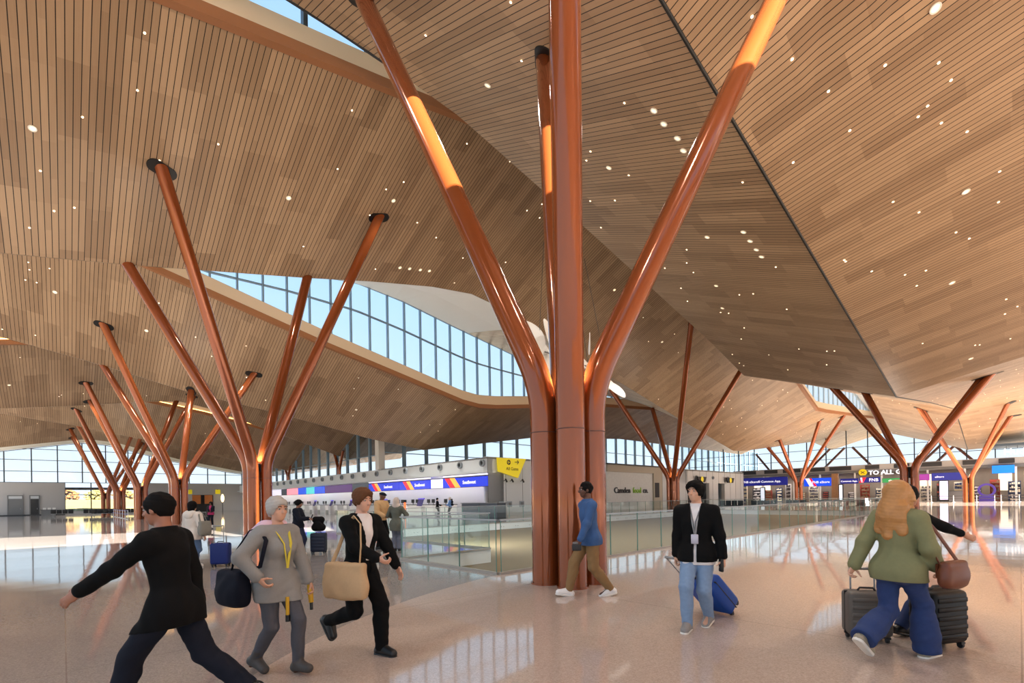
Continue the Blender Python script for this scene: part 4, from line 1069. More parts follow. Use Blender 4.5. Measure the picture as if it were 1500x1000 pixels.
class Person:
    """figure facing local +Y, right hand at +X, standing at the local origin"""
    def __init__(s,label,pos,yaw,H_=1.75,fem=False,lean=0.,side=0.,twist=0.,feet=None,hands=None,hand_curl=(.5,.5),head=(0,0),skin_c=(196,150,122),vox=.009,hip=None,elbow=None,tip=None,hip_z=None,bulk=1.,face=True):
        s.t=thing('person',label,'person',(pos[0],pos[1],0)); s.t.rotation_euler=(0,0,yaw); s.t['_o']=(0.,0.,0.); s.k=k=H_/1.75; s.vox=vox; s.sk=skin(skin_c); s.fem=fem; s.face=face
        f=feet or ((-.1,0.,0.,0.,0.),(.1,0.,0.,0.,0.))       # x,y,heel lift, toe yaw, pitch for left and right
        s.f=f
        hz=(hip_z or .92)*k; mid=V3((f[0][0]+f[1][0])/2*.5,(f[0][1]+f[1][1])/2*.6,0)
        s.pel=V3(*(hip or (mid[0],mid[1])),hz) if not hip else V3(hip[0],hip[1],hz)
        up=unit(V3(side,lean,1.)); rt=unit(np.cross(V3(math.sin(0),1,0),up)) ; rt=unit(V3(1,0,0)-up*up[0]); fw=np.cross(up,rt)
        # shoulders twist about the spine
        ct,st=math.cos(twist),math.sin(twist); rs=rt*ct+fw*st; fs=fw*ct-rt*st
        s.up,s.rt,s.fw,s.rs,s.fs=up,rt,fw,rs,fs
        s.chest=s.pel+up*.36*k; s.neck=s.pel+up*.535*k; sw=(.168 if fem else .19)*k*bulk
        s.sh=[s.pel+up*.475*k-rs*sw, s.pel+up*.475*k+rs*sw]
        hw=.09*k; s.hipj=[s.pel-rt*hw, s.pel+rt*hw]
        s.knee=[];s.ank=[];s.toe=[];s.heel=[]
        for i in(0,1):
            x,y,lift,ty,pitch=f[i]; a=V3(x,y,.085*k+lift)
            tdir=V3(math.sin(ty),math.cos(ty),0); kn,a=ik(s.hipj[i],a,.445*k,.425*k,tdir*.9+fw*.6)
            s.knee.append(kn);s.ank.append(a); pd=tdir*math.cos(pitch)+V3(0,0,-math.sin(pitch)); pu=V3(0,0,1)*math.cos(pitch)+tdir*math.sin(pitch)
            s.heel.append(a-pd*.045*k-pu*.05*k); s.toe.append(a+pd*.155*k-pu*.055*k)
        h=hands or ((-.24,.05,.80),(.24,.05,.80)); s.wr=[];s.el=[]
        eh=elbow or ((-.35,-.9,-.1),(.35,-.9,-.1))
        for i in(0,1):
            e,w=ik(s.sh[i],V3(*h[i])*V3(1,1,1),.285*k,.255*k,V3(*eh[i])); s.el.append(e);s.wr.append(w)
        s.tip=tip or (None,None); s.curl=hand_curl
        hy,hp=head; hf=unit(fs*math.cos(hy)+rs*math.sin(hy)); hu=unit(V3(0,0,1)*.75+up*.25); hf=unit(hf*math.cos(hp)-hu*math.sin(hp)); hr=np.cross(hf,unit(hu)); hr=unit(hr); hu=np.cross(hr,hf)
        s.hf,s.hu,s.hr=hf,hu,hr; s.hc=s.neck+up*.055*k+hu*.115*k+hf*.018*k
        s.hA=np.stack([hr,hf,hu],1)
        s.bulk=bulk
    def hp(s,x,y,z): return s.hc+s.hr*x*s.k+s.hf*y*s.k+s.hu*z*s.k
    def torso(s,g=0.,waist=1.):
        k=s.k; A=np.stack([s.rt,s.fw,s.up],1); As=np.stack([s.rs,s.fs,s.up],1); F=s.fem; b=s.bulk
        p=[('e',s.pel+s.up*.0*k,V3(.158 if not F else .165,.112,.125)*k*b+g,A),('e',s.pel+s.up*.17*k,V3(.135 if not F else .118,.096,.15)*k*b*waist+g,A),
           ('e',s.pel+s.up*.345*k+s.fs*.005,V3(.158 if not F else .142,.112,.165)*k*b+g,As),('c',s.sh[0]-s.up*.012*k+s.rs*.03*k,s.sh[1]-s.up*.012*k-s.rs*.03*k,.062*k*b+g,.062*k*b+g)]
        if F: p+=[('e',s.pel+s.up*.33*k+s.fs*.085*k+s.rs*x*k,V3(.06,.055,.06)*k+g,As) for x in(-.062,.062)]
        p+=[('e',s.pel-s.fw*.055*k+s.rt*x*k-s.up*.05*k,V3(.085,.085,.095)*k+g,A) for x in(-.07,.07)]
        p+=[('c',s.neck-s.up*.045*k+s.rs*x*k,s.neck+s.up*.02*k+s.rs*x*.2*k,.05*k+g,.045*k+g) for x in(-.07,.07)]
        return p
    def legs(s,g=0.,gk=None,ga=None,which=(0,1)):
        k=s.k; gk=g if gk is None else gk; ga=g if ga is None else ga; p=[]
        for i in which:
            p+=[('c',s.hipj[i]-s.up*.02*k,s.knee[i],.088*k*s.bulk+g,.056*k+gk),('c',s.knee[i],s.ank[i],.056*k+gk,.036*k+ga)]
            c=s.knee[i]*.68+s.ank[i]*.32; p.append(('c',c-s.fw*.02*k,c*.5+s.ank[i]*.5,.047*k+gk*.6+ga*.4,.034*k+ga))
        return p
    def arms(s,g=0.,gw=None,which=(0,1)):
        k=s.k; gw=g if gw is None else gw; p=[]
        for i in which: p+=[('c',s.sh[i],s.el[i],.052*k*s.bulk+g,.040*k+g),('c',s.el[i],s.wr[i],.040*k+g,.027*k+gw)]
        return p
    def feet_p(s,g=0.):
        k=s.k; p=[]
        for i in(0,1): p+=[('c',s.ank[i],s.heel[i],.036*k+g,.034*k+g),('c',s.heel[i],s.toe[i],.034*k+g,.026*k+g),('c',s.ank[i]+(s.toe[i]-s.heel[i])*.2-V3(0,0,.02),s.toe[i],.034*k+g,.026*k+g)]
        return p
    def hand(s,i):
        """palm, four fingers of different length and a thumb from the side of the palm"""
        k=s.k; d=unit(s.wr[i]-s.el[i]); 
        if s.tip[i] is not None: d=unit(V3(*s.tip[i]))
        inn=s.rs*(1 if i==0 else -1)          # towards the body
        fr=unit(s.fs-d*(s.fs@d)) if abs(s.fs@d)<.9 else unit(V3(0,0,1)-d*d[2]); pn=unit(np.cross(d,fr)); 
        if pn@inn<0: pn=-pn                   # palm faces the body
        w=s.wr[i]; A=np.stack([fr,pn,d],1); c=w+d*.052*k
        p=[('e',c,V3(.040,.017,.056)*k,A),('c',w-d*.01,w+d*.02*k,.026*k,.026*k)]
        cu=s.curl[i]
        for j,(o,L) in enumerate(((.029,.068),(.0095,.078),(-.0105,.073),(-.029,.058))):
            b=w+d*(.098-abs(j-1.2)*.004)*k+fr*o*k; a1,a2,a3=cu*.7,cu*1.6,cu*2.3; q=b
            for L_,a in((L*.42,a1),(L*.33,a2),(L*.25,a3)):
                n=q+(d*math.cos(a)+pn*math.sin(a)+fr*o*1.0)*L_*k; p.append(('c',q,n,.0088*k,.0078*k)); q=n
        b=w+d*.03*k+fr*.03*k+pn*.006; m_=b+(d*.6+fr*.62+pn*(.35+cu*.4))*.042*k; e=m_+(d*.8+fr*.2+pn*(.35+cu*.6))*.036*k
        p+=[('c',b,m_,.0125*k,.0105*k),('c',m_,e,.0105*k,.0085*k)]
        return p
    def head_p(s):
        k=s.k; A=s.hA; h=s.hp
        return [('e',h(0,-.015,.022),V3(.074,.094,.092)*k,A),('e',h(0,.022,-.04),V3(.058,.066,.072)*k,A),('e',h(0,.048,-.088),V3(.03,.026,.024)*k,A),('c',s.neck-s.up*.05*k,h(0,-.025,-.06),.055*k*(.9 if s.fem else 1),.05*k*(.88 if s.fem else 1))]
    def body(s):
        k=s.k; h=s.hp; A=s.hA
        g=[('+',.045*k,s.torso()),('+',.02*k,s.legs()),('+',.03*k,s.arms()),('+',.018*k,s.feet_p()),('+',.02*k,s.head_p())]
        if s.face:
            g+=[('+',.012*k,[('c',h(0,.083,.018),h(0,.104,-.022),.0085*k,.0125*k),('e',h(0,.098,-.026),V3(.017,.011,.009)*k,A),
                 ('c',h(-.042,.072,.034),h(.042,.072,.034),.012*k,.012*k),('e',h(.043,.052,-.024),V3(.02,.018,.018)*k,A),('e',h(-.043,.052,-.024),V3(.02,.018,.018)*k,A)]),
                ('-',.012*k,[('e',h(x,.088,.010),V3(.018,.013,.011)*k,A) for x in(-.031,.031)]),
                ('+',.006*k,[('c',h(-.017,.078,-.058),h(.017,.078,-.058),.0075*k,.0075*k),('c',h(-.014,.076,-.069),h(.014,.076,-.069),.008*k,.008*k)]),
                ('-',.003*k,[('c',h(-.02,.086,-.0635),h(.02,.086,-.0635),.0028*k,.0028*k)]),
                ('+',.006*k,[('e',h(x,-.006,-.01),V3(.011,.02,.032)*k,A) for x in(-.076,.076)])]
        for i in(0,1): g.append(('+',.007*k,s.hand(i)))
        o=sdf_obj('body',g,s.vox,s.sk,s.t)
        if s.face:
            b=MB(); 
            for x in(-.031,.031): b.ball(tuple(h(x,.0725,.010)),.0105*k,10,8)
            b.build('eyes',mat('eye_white',(176,166,158),.3),s.t)
            b=MB()
            for x in(-.031,.031): b.ball(tuple(h(x,.0788,.010)),.0060*k,8,6)
            b.build('irises',mat('iris',(40,28,20),.2),s.t)
            b=MB()
            for x in(-.031,.031): b.tube([tuple(h(x-.02,.082,.032)),tuple(h(x,.0875,.037)),tuple(h(x+.02,.082,.032))],.004*k,6)
            b.build('eyebrows',mat('brow',(46,34,28),.8),s.t)
        return o
    def shirt(s,name,m,g=.014,hem=.86,sleeve=1.,openf=0.,label=None,gs=None,flare=0.,neck=.0,waist=1.,collar=False,which=(0,1)):
        """garment over the torso: hem height above the ground (of a 1.75 m figure), sleeve length, front opening half width"""
        k=s.k; P=[('+',.05*k,s.torso(g,waist))]
        gs=g if gs is None else gs; ar=[]
        for i in which:
            a,e,w=s.sh[i],s.el[i],s.wr[i]
            if sleeve<=.5: ar.append(('c',a,a+(e-a)*sleeve*2,.052*k*s.bulk+gs,.044*k+gs))
            else: ar+=[('c',a,e,.052*k*s.bulk+gs,.041*k+gs),('c',e,e+(w-e)*(sleeve*2-1),.041*k+gs,.03*k+gs)]
        P.append(('+',.03*k,ar))
        if collar: P.append(('+',.015*k,[('c',s.neck+s.up*.01*k-s.fs*.02*k,s.neck+s.up*.05*k-s.fs*.02*k,.068*k,.066*k)]))
        if flare or hem<.84:
            A=np.stack([s.rt,s.fw,s.up],1); P.append(('+',.07*k,[('e',s.pel-s.up*(.92-hem)*.8*k,V3(.178+flare,.14+flare,.30)*k,A)]+[q for n_,q in enumerate(s.legs(g+.006)) if n_%3==0]))
        P.append(('n',.007*k,folds(int(hem*1000)+len(name),.12)))
        hz=s.pel-s.up*(.92-hem)*k; up=s.up; nk=s.neck+s.up*(.035+neck)*k; fs,rs,ch=s.fs,s.rs,s.chest
        arms_box=[(s.el[i],s.wr[i]) for i in which]
        def clip(X):
            lowt=-(X-hz)@up                       # below the hem (sleeves are spared)
            near=np.full(len(X),9.,'f')
            for e,w in arms_box:
                d=w-e; t=np.clip(((X-e)@d)/(d@d),0,1); near=np.minimum(near,np.linalg.norm(X-e-t[:,None]*d,axis=1))
            lowt=np.where(near<.075*k,-1.,lowt) if sleeve>.5 else lowt
            top=(X-nk)@up
            c=np.maximum(lowt,top)
            if openf:
                q=X-ch; o=np.minimum(q@fs-.03, openf*k*(1+ .9*np.clip((q@up)/.25,-.6,1.))-np.abs(q@rs)); c=np.maximum(c,o)
            return c
        P.append(('&',0,clip))
        return sdf_obj(name,P,s.vox,m,s.t,label)
    def trousers(s,name,m,g=.012,gk=.014,ga=.018,top=1.02,low=.07,label=None,k_=.02):
        k=s.k; P=[('+',.04*k,s.torso(g)[0:1]+s.torso(g)[-4:-2]),('+',k_*k,s.legs(g,gk,ga)),('n',.006*k,folds(len(name)*7,.10))]
        tz=s.pel+s.up*(top-.92)*k; up=s.up; an=s.ank; kn=s.knee
        def clip(X):
            c=(X-tz)@up
            for a,q in zip(an,kn):
                d=unit(a-q); below=(X-a)@d-(.085-low)*k
                nearest=np.linalg.norm(X-a,axis=1)<.22*k
                c=np.maximum(c,np.where(nearest,below,-1.))
            return c
        P.append(('&',0,clip)); return sdf_obj(name,P,s.vox,m,s.t,label)
    def shoes(s,m,g=.012,sole=None,boot=0.,name='shoe',heel=0.):
        k=s.k
        for i in(0,1):
            p=[q for j,q in enumerate(s.feet_p(g)) if j//3==i]
            if boot: p.append(('c',s.ank[i],s.ank[i]+unit(s.knee[i]-s.ank[i])*boot,.042*k+g*.6,.046*k+g*.6))
            fwd=unit(s.toe[i]-s.heel[i]); dn=unit(np.cross(np.cross(fwd,V3(0,0,-1)),fwd)) if abs(fwd[2])<.98 else V3(0,1,0)
            base=s.heel[i]+dn*(.040*k); a=s.ank[i]; upd=unit(s.knee[i]-s.ank[i]); topz=.035*k+boot
            P=[('+',.02*k,p),('&',0,lambda X,base=base,dn=dn: (X-base)@dn),('&',0,lambda X,a=a,u=upd,t=topz:(X-a)@u-t)]
            o=sdf_obj(name,P,s.vox,m,s.t)
            if sole is not None:
                P2=[('+',.01,[('c',s.heel[i]+dn*.03*k,s.toe[i]+dn*.028*k,.046*k+g*.4,.040*k+g*.4)]),('&',0,lambda X,base=base,dn=dn:-((X-base)@dn+.022)),('&',0,lambda X,base=base,dn=dn:(X-base)@dn-.006)]
                so_=sdf_obj('sole',P2,s.vox*.8,sole,o)
            if heel:
                b=MB(); h0=s.heel[i]+dn*.03*k; b.cyl(tuple(h0),tuple(h0+dn*heel),.026,10,0,.018); hb=b.build('boot_heel',mat('heel_brown',(96,52,30),.4),None); hb.parent=o
    def hair(s,m,g=.012,extra=(),front=.045,low=-.03,k_=.02,cut=True,label=None):
        """cap of hair over the skull, open at the face; extra adds locks in head coordinates"""
        k=s.k; h=s.hp; A=s.hA
        P=[('+',.01,[('e',h(0,-.02,.026),(V3(.076,.094,.094)*k+g),A)]),('+',k_*k,[tuple([q[0],h(*q[1]),h(*q[2]),q[3]*k,q[4]*k]) if q[0]=='c' else ('e',h(*q[1]),V3(*q[2])*k,A) for q in extra])]
        hc,hf,hu,hr=s.hc,s.hf,s.hu,s.hr
        fw_,ft=(.058*k,.085*k) if cut else (.064*k,.10*k); fz=(front-.088)*k if cut else (front-.07-.03)*k
        def clip(X):
            q=X-hc; x,y,z=q@hr,q@hf,q@hu
            m=(1-np.sqrt((x/fw_)**2+((z-fz)/ft)**2))*.06
            c=np.minimum(m,y-.005)
            # ears stay free, and the nape is cut at `low`
            if cut: c=np.maximum(c,np.minimum(-(z)+low*k,y+.03*k) if low>-.1 else np.minimum(-z-.07*k,y-.02*k))
            return c
        P.append(('n',.0075*k,folds(5,.04)))
        P.append(('&',0,clip))
        return sdf_obj('hair',P,s.vox,m,s.t,label)
    def strap(s,pts,w,m,name='strap'):
        b=MB(); b.tube([tuple(p) for p in pts],w,8,0,True,True,.3); return b.build(name,m,s.t)
def yaw_to(dx,dy): return math.atan2(-dx,dy)      # rotation that turns local +Y towards (dx,dy)
def local(pos,yaw,p):
    c,s_=math.cos(yaw),math.sin(yaw); return (pos[0]+c*p[0]-s_*p[1],pos[1]+s_*p[0]+c*p[1],p[2])
def free_sdf(name,groups,vox,m,t): return sdf_obj(name,groups,vox,m,t)
def suitcase(label,pos,yaw,size,col,tilt=0.,ribs=True,handle=.4,top_up=True):
    """wheeled hard case; tilt leans it back about its rear wheels towards local +Y"""
    w,d,h=size; t=thing('suitcase',label,'suitcase',(pos[0],pos[1],0)); t.rotation_euler=(0,0,yaw)
    M_=Matrix.Rotation(-tilt,4,'X'); z0=.06; mm=mat('case_%d_%d_%d'%col,col,.5,spec=.3)
    def put(b,name,m):
        b.v=[tuple(M_@Vector(p)) for p in b.v]; 
        o=b.build(name,m,None); o.parent=t; return o
    if tilt: t.location.z=(d/2-.05)*math.sin(tilt)
    b=MB(); b.rbox((0,0,z0+h/2),(w,d,h),.05,3)
    sh=put(b,'shell',mm)
    if ribs:
        b=MB()
        for i in range(5):
            z=z0+h*(i+.9)/5.9
            b.rbox((0,-d/2-.002,z),(w*.86,.014,h*.09),.006,1); b.rbox((0,d/2+.002,z),(w*.86,.014,h*.09),.006,1)
        r=put(b,'ribs',mm)
    b=MB(); b.box((0,0,z0+h/2),(w+.006,.012,h*.98)); put(b,'zip_seam',mat('black'))
    for x in(-1,1):
        for y in(-1,1):
            b=MB(); c=(x*(w/2-.05),y*(d/2-.05),.028); b.cyl((c[0]-.013,c[1],c[2]),(c[0]+.013,c[1],c[2]),.028,14); b.box((c[0],c[1],.052),(.05,.05,.022)); put(b,'wheel',mat('charcoal'))
    if handle:
        b=MB(); y=d/2-.03
        for x in(-.11,.11): b.cyl((x,y,z0+h-.02),(x,y,z0+h+handle),.009,8)
        b.tube([(-.12,y,z0+h+handle),(.12,y,z0+h+handle)],.016,8); put(b,'telescopic_handle',mat('steel'))
    b=MB(); b.tube([(-.08,0,z0+h),(-.06,0,z0+h+.03),(.06,0,z0+h+.03),(.08,0,z0+h)],.011,8); put(b,'top_handle',mat('charcoal'))
    return t
# ------------------------------------------------------------------ the people of the photograph
blk=mat('cloth_black',(10,10,11),.9,spec=.2); navyc=mat('cloth_navy',(20,24,36),.88,spec=.25); grey=mat('cloth_grey',(138,138,136),.9,noise=.08,nscale=60)
denim=mat('denim_grey',(74,76,84),.85,noise=.12,nscale=50); denimb=mat('denim_blue',(34,56,104),.85,noise=.15,nscale=40); deniml=mat('denim_light',(124,150,182),.85,noise=.15,nscale=25)
olive=mat('cloth_olive',(122,124,88),.85,noise=.08,nscale=40); white_c=mat('cloth_white',(226,222,222),.85); khaki=mat('cloth_khaki',(134,104,66),.85); bluec=mat('cloth_blue',(52,88,138),.85,noise=.1,nscale=40)
cream_c=mat('cloth_cream',(216,204,192),.9); tan=mat('cloth_tan',(196,158,112),.85); sage=mat('cloth_sage',(92,94,84),.9); beige_c=mat('cloth_beige',(196,180,168),.9); pink_c=mat('cloth_pink',(222,190,206),.9)
hblk=mat('hair_black',(12,9,8),.8,spec=.15); hbrn=mat('hair_brown',(92,60,38),.8,spec=.2,noise=.2,nscale=40); hgry=mat('hair_grey',(168,164,158),.6,noise=.15,nscale=30); hbld=mat('hair_blond',(178,128,74),.5,noise=.25,nscale=25)
boot=mat('boot_grey',(70,66,64),.6); sneak=mat('sneaker_white',(232,232,230),.5); sneakg=mat('sneaker_grey',(140,138,136),.6,noise=.2,nscale=60); solew=mat('sole_white',(225,222,214),.6); shoeb=mat('shoe_black',(16,16,17),.4)
leather=mat('leather_brown',(104,54,30),.45); canvas=mat('canvas_beige',(190,160,122),.85,noise=.06,nscale=50); bagnavy=mat('bag_navy',(14,17,30),.8,spec=.2)
def bag(label,name,cat,c,half,mtx,m,straps=(),k=.03,vox=.012,flap=None,mouth=True):
    """soft bag: a pillowy body at c with half sizes along the columns of mtx"""
    A=np.array(mtx,float); c=V3(*c); t=thing(name,label,cat,(0,0,0))
    P=[('+',k*2,[('b',c,V3(half[0]*.92,half[1]*.8,half[2]),A,half[1]*.6),('e',c-A[:,2]*half[2]*.25,V3(half[0]*1.06,half[1]*1.25,half[2]*.85),A)]),('n',.008,folds(len(label),.16))]
    sdf_obj('bag_body',P,vox,m,t)
    for s_ in straps:
        b=MB(); b.tube([tuple(p) for p in s_],.018,8,0,True,True,.35); b.build('strap',m,t)
    if flap is not None:
        b=MB(); b.rbox(tuple(c+A[:,1]*(half[1]+.004)*flap+A[:,2]*half[2]*.25),(half[0]*1.8,.016,half[2]*1.1),.008,1,0,Matrix(mtx)); b.build('flap',m,t)
    return t
def cols(fx,fy):
    """columns right, forward, up for a bag whose face looks along (fx,fy)"""
    n=math.hypot(fx,fy); fx/=n; fy/=n
    return ((fy,fx,0),(-fx,fy,0),(0,0,1))
# 1 ---- man in black striding left
p=Person('man in black with a dark cap of hair striding left in the foreground',(-2.56,3.48),yaw_to(-1,-.06),1.70,lean=.12,hip_z=.86,
   feet=((-.09,.28,.0,.05,-.1),(.09,-.56,.09,0,.6)),hands=((-.26,.50,.87),(.25,-.13,.70)),elbow=((-.3,-.5,-.8),(.3,-.9,-.1)),hand_curl=(.35,.6),head=(.0,.05),skin_c=(160,108,84))
p.body(); p.shirt('black_top',blk,.024,.75,.97,collar=True,gs=.02,flare=-.005); p.trousers('trousers',navyc,.016,.026,.034); p.shoes(shoeb,.012,shoeb); p.hair(hblk,.012,front=.05,low=-.03)
# 2 ---- grey-haired woman in grey jumper
q=(-2.16,4.36); yw=yaw_to(.86,-.5)
p=Person('grey-haired woman in a grey jumper with hand on hip and navy bag',q,yw,1.60,fem=True,lean=.05,
   feet=((-.085,.17,.02,.0,-.1),(.085,-.2,.05,-.05,.3)),hands=((-.27,.14,.70),(.235,.10,.90)),elbow=((-.3,-.9,-.1),(.95,-.5,-.1)),hand_curl=(.9,.8),head=(.05,.0),skin_c=(206,158,132))
p.body(); p.shirt('grey_jumper',grey,.026,.73,.96,flare=.008,gs=.024,neck=-.01,waist=1.08); p.trousers('jeans',denim,.012,.012,.016,low=.05); p.shoes(boot,.013,None,boot=.11,name='ankle_boot',heel=.035)
p.hair(hgry,.018,extra=(('e',(0,-.045,.045),(.085,.085,.075)),('c',(-.062,-.02,.0),(-.05,-.05,-.06),.03,.02),('c',(.062,-.02,0),(.05,-.05,-.06),.03,.02)),front=.055,low=-.05)
P=[('+',.03,[('c',p.neck-p.rs*.07+p.up*.01-p.fs*.03,p.neck+p.rs*.07+p.up*.01-p.fs*.03,.05,.05),('c',p.neck+p.rs*.10-p.fs*.05,p.neck+p.rs*.16-p.fs*.16-p.up*.10,.055,.04)])]
sdf_obj('pink_scarf',P,.01,pink_c,p.t)
b=MB(); b.tube([tuple(p.neck-p.rs*.07+p.fs*.06),tuple(p.chest+p.fs*.15+p.up*.02-p.rs*.04),tuple(p.chest+p.fs*.165-p.up*.2)],.012,6,0,True,True,.3); b.tube([tuple(p.neck+p.rs*.07+p.fs*.06),tuple(p.chest+p.fs*.155+p.up*.02+p.rs*.03),tuple(p.chest+p.fs*.165-p.up*.2)],.012,6,0,True,True,.3)
b.build('lanyard',mat('lanyard_yellow',(206,190,60),.7),p.t)
b=MB(); a0=p.chest+p.fs*.17-p.up*.46; b.cyl(tuple(a0),tuple(a0-V3(0,0,.16)),.016,10); b.build('microphone',mat('mic_yellow',(206,160,30),.5),p.t)
b=MB(); b.cyl(tuple(a0-V3(0,0,.16)),tuple(a0-V3(0,0,.22)),.02,10); b.build('microphone_head',mat('black'),p.t)
hw=V3(*local(q,yw,p.wr[0]))
t=thing('umbrella','short yellow and black folded umbrella in the grey-haired woman\'s hand','umbrella',tuple(hw))
b=MB(); b.tube([tuple(hw+V3(0,0,.02)),tuple(hw-V3(-.01,0,.06)),tuple(hw-V3(-.02,0,.20))],[.012,.026,.022],10); b.build('canopy',mat('mic_yellow'),t)
b=MB(); b.cyl(tuple(hw-V3(-.02,0,.20)),tuple(hw-V3(-.022,0,.27)),.015,8); b.build('handle',mat('black'),t)
sc_=lambda l: V3(*local(q,yw,l))
bag('slouchy navy shoulder bag hanging behind the grey-haired woman','shoulder_bag','bag',sc_((.26,-.24,.80)),(.20,.075,.16),cols(.5,.86),bagnavy,
    straps=([sc_((.28,-.22,.95)),sc_((.27,-.17,1.12)),sc_((.17,-.12,1.30)),sc_((.155,-.0,1.335)),sc_((.17,.12,1.22)),sc_((.23,.12,1.0)),sc_((.30,-.1,.93))],))
# 3 ---- person with tote bag
q=(-1.46,4.82); yw=yaw_to(.86,-.52)
p=Person('brown-haired person in an open black jacket carrying a beige tote bag',q,yw,1.70,lean=.06,hip_z=.90,
   feet=((-.07,.10,.0,.0,.0),(.08,-.50,.22,0,.95)),hands=((-.27,.18,.78),(.13,.27,1.0)),elbow=((-.4,-.9,0),(.6,-.7,-.2)),hand_curl=(.4,1.0),head=(.1,.08),skin_c=(208,160,136))
p.body(); p.shirt('white_tee',white_c,.009,.84,.3); p.shirt('black_jacket',blk,.026,.86,.97,openf=.055,gs=.022); p.trousers('trousers',blk,.016,.026,.030,low=.045); p.shoes(shoeb,.014,shoeb)
p.hair(hbrn,.022,extra=(('e',(0,.03,.085),(.072,.06,.04)),('e',(0,-.04,.05),(.085,.085,.07))),front=.06,low=-.045)
sc_=lambda l: V3(*local(q,yw,l))
bag('large beige canvas tote bag slung on the brown-haired person\'s arm','tote_bag','bag',sc_((.30,.02,.80)),(.25,.06,.17),cols(-.35,-.94),canvas,
    straps=([sc_((.26,.17,.93)),sc_((.235,.165,1.12)),sc_((.18,.10,1.33)),sc_((.165,-.0,1.40)),sc_((.18,-.10,1.30)),sc_((.25,-.13,1.1)),sc_((.32,-.16,.93))],))
# 4 ---- man in blue shirt by the column
q=(1.25,7.55); yw=yaw_to(-.97,-.2)
p=Person('bearded man in a blue shirt and khaki trousers walking left past the front column',q,yw,1.84,lean=.06,hip_z=.885,
   feet=((-.08,-.26,.02,.0,.2),(.09,.36,.0,.0,-.2)),hands=((-.22,.30,.83),(.25,-.16,.80)),elbow=((-.3,-.9,-.1),(.3,-.9,-.1)),hand_curl=(1.1,.5),head=(.05,.0),skin_c=(92,58,42))
p.body(); p.shirt('blue_shirt',bluec,.02,.80,.97,gs=.02,collar=True,flare=-.01); p.trousers('khaki_trousers',khaki,.016,.028,.026); p.shoes(sneak,.014,solew,name='sneaker')
p.hair(hblk,.008,extra=(('e',(0,.055,-.088),(.042,.036,.04)),('c',(-.058,.02,-.05),(-.03,.06,-.085),.018,.02),('c',(.058,.02,-.05),(.03,.06,-.085),.018,.02)),front=.05,low=-.03,cut=False)
hw=V3(*local(q,yw,p.wr[0]+unit(p.wr[0]-p.el[0])*.09))
t=thing('camera_case','small black and grey case held by the man in the blue shirt','case',tuple(hw))
b=MB(); b.rbox(tuple(hw+V3(-.02,0,-.03)),(.14,.07,.10),.015,2); b.build('case_body',mat('charcoal'),t)
b=MB(); b.rbox(tuple(hw+V3(-.04,-.0,.035)),(.08,.05,.03),.01,2); b.build('case_lid',mat('mid_grey'),t)
# 5 ---- man with the blue suitcase
q=(2.17,5.62); yw=yaw_to(-.52,-.85)
p=Person('dark-haired man in a black jacket and light jeans pulling a blue suitcase',q,yw,1.74,lean=.02,hip_z=.90,
   feet=((-.08,-.20,.03,.1,.15),(.09,.18,.0,.0,-.05)),hands=((-.29,.03,.80),(.25,-.02,.80)),elbow=((-.6,-.8,0),(.5,-.85,0)),hand_curl=(1.0,1.2),head=(.35,.0),skin_c=(206,160,134))
p.body(); p.shirt('white_tee',white_c,.010,.775,.3,flare=-.02); p.shirt('black_jacket',blk,.028,.81,.96,openf=.036,gs=.022,collar=True,flare=-.005); p.trousers('light_jeans',deniml,.016,.024,.026,low=.0); p.shoes(sneakg,.016,solew,name='sneaker')
p.hair(hblk,.022,extra=(('e',(0,.035,.085),(.078,.065,.045)),('e',(.0,-.05,.04),(.085,.075,.085)),('e',(-.06,.03,.06),(.035,.05,.04)),('e',(.06,.03,.06),(.035,.05,.04))),front=.062,low=-.05)
b=MB(); c0=p.chest+p.fs*.14
b.tube([tuple(p.neck-p.rs*.06+p.fs*.06),tuple(c0-p.rs*.015),tuple(c0-p.up*.14)],.008,6); b.tube([tuple(p.neck+p.rs*.06+p.fs*.06),tuple(c0+p.rs*.015),tuple(c0-p.up*.14)],.008,6); b.build('lanyard',mat('mid_grey'),p.t)
b=MB(); b.rbox(tuple(c0-p.up*.2),(.08,.012,.11),.005,1); b.build('badge',mat('badge',(190,190,205),.3),p.t)
hw=V3(*local(q,yw,p.wr[0]+unit(p.wr[0]-p.el[0])*.085+V3(.03,.03,0)))
b=MB(); b.rbox(tuple(hw),(.035,.075,.15),.012,2); b.build('smartphone',mat('black'),label='black phone held by the man pulling the blue suitcase',cat='phone')
suitcase('bright blue suitcase tilted behind the man in the black jacket',(2.80,6.36),yaw_to(-.88,-.56),(.42,.26,.58),(24,74,160),tilt=.86,ribs=False,handle=.60)
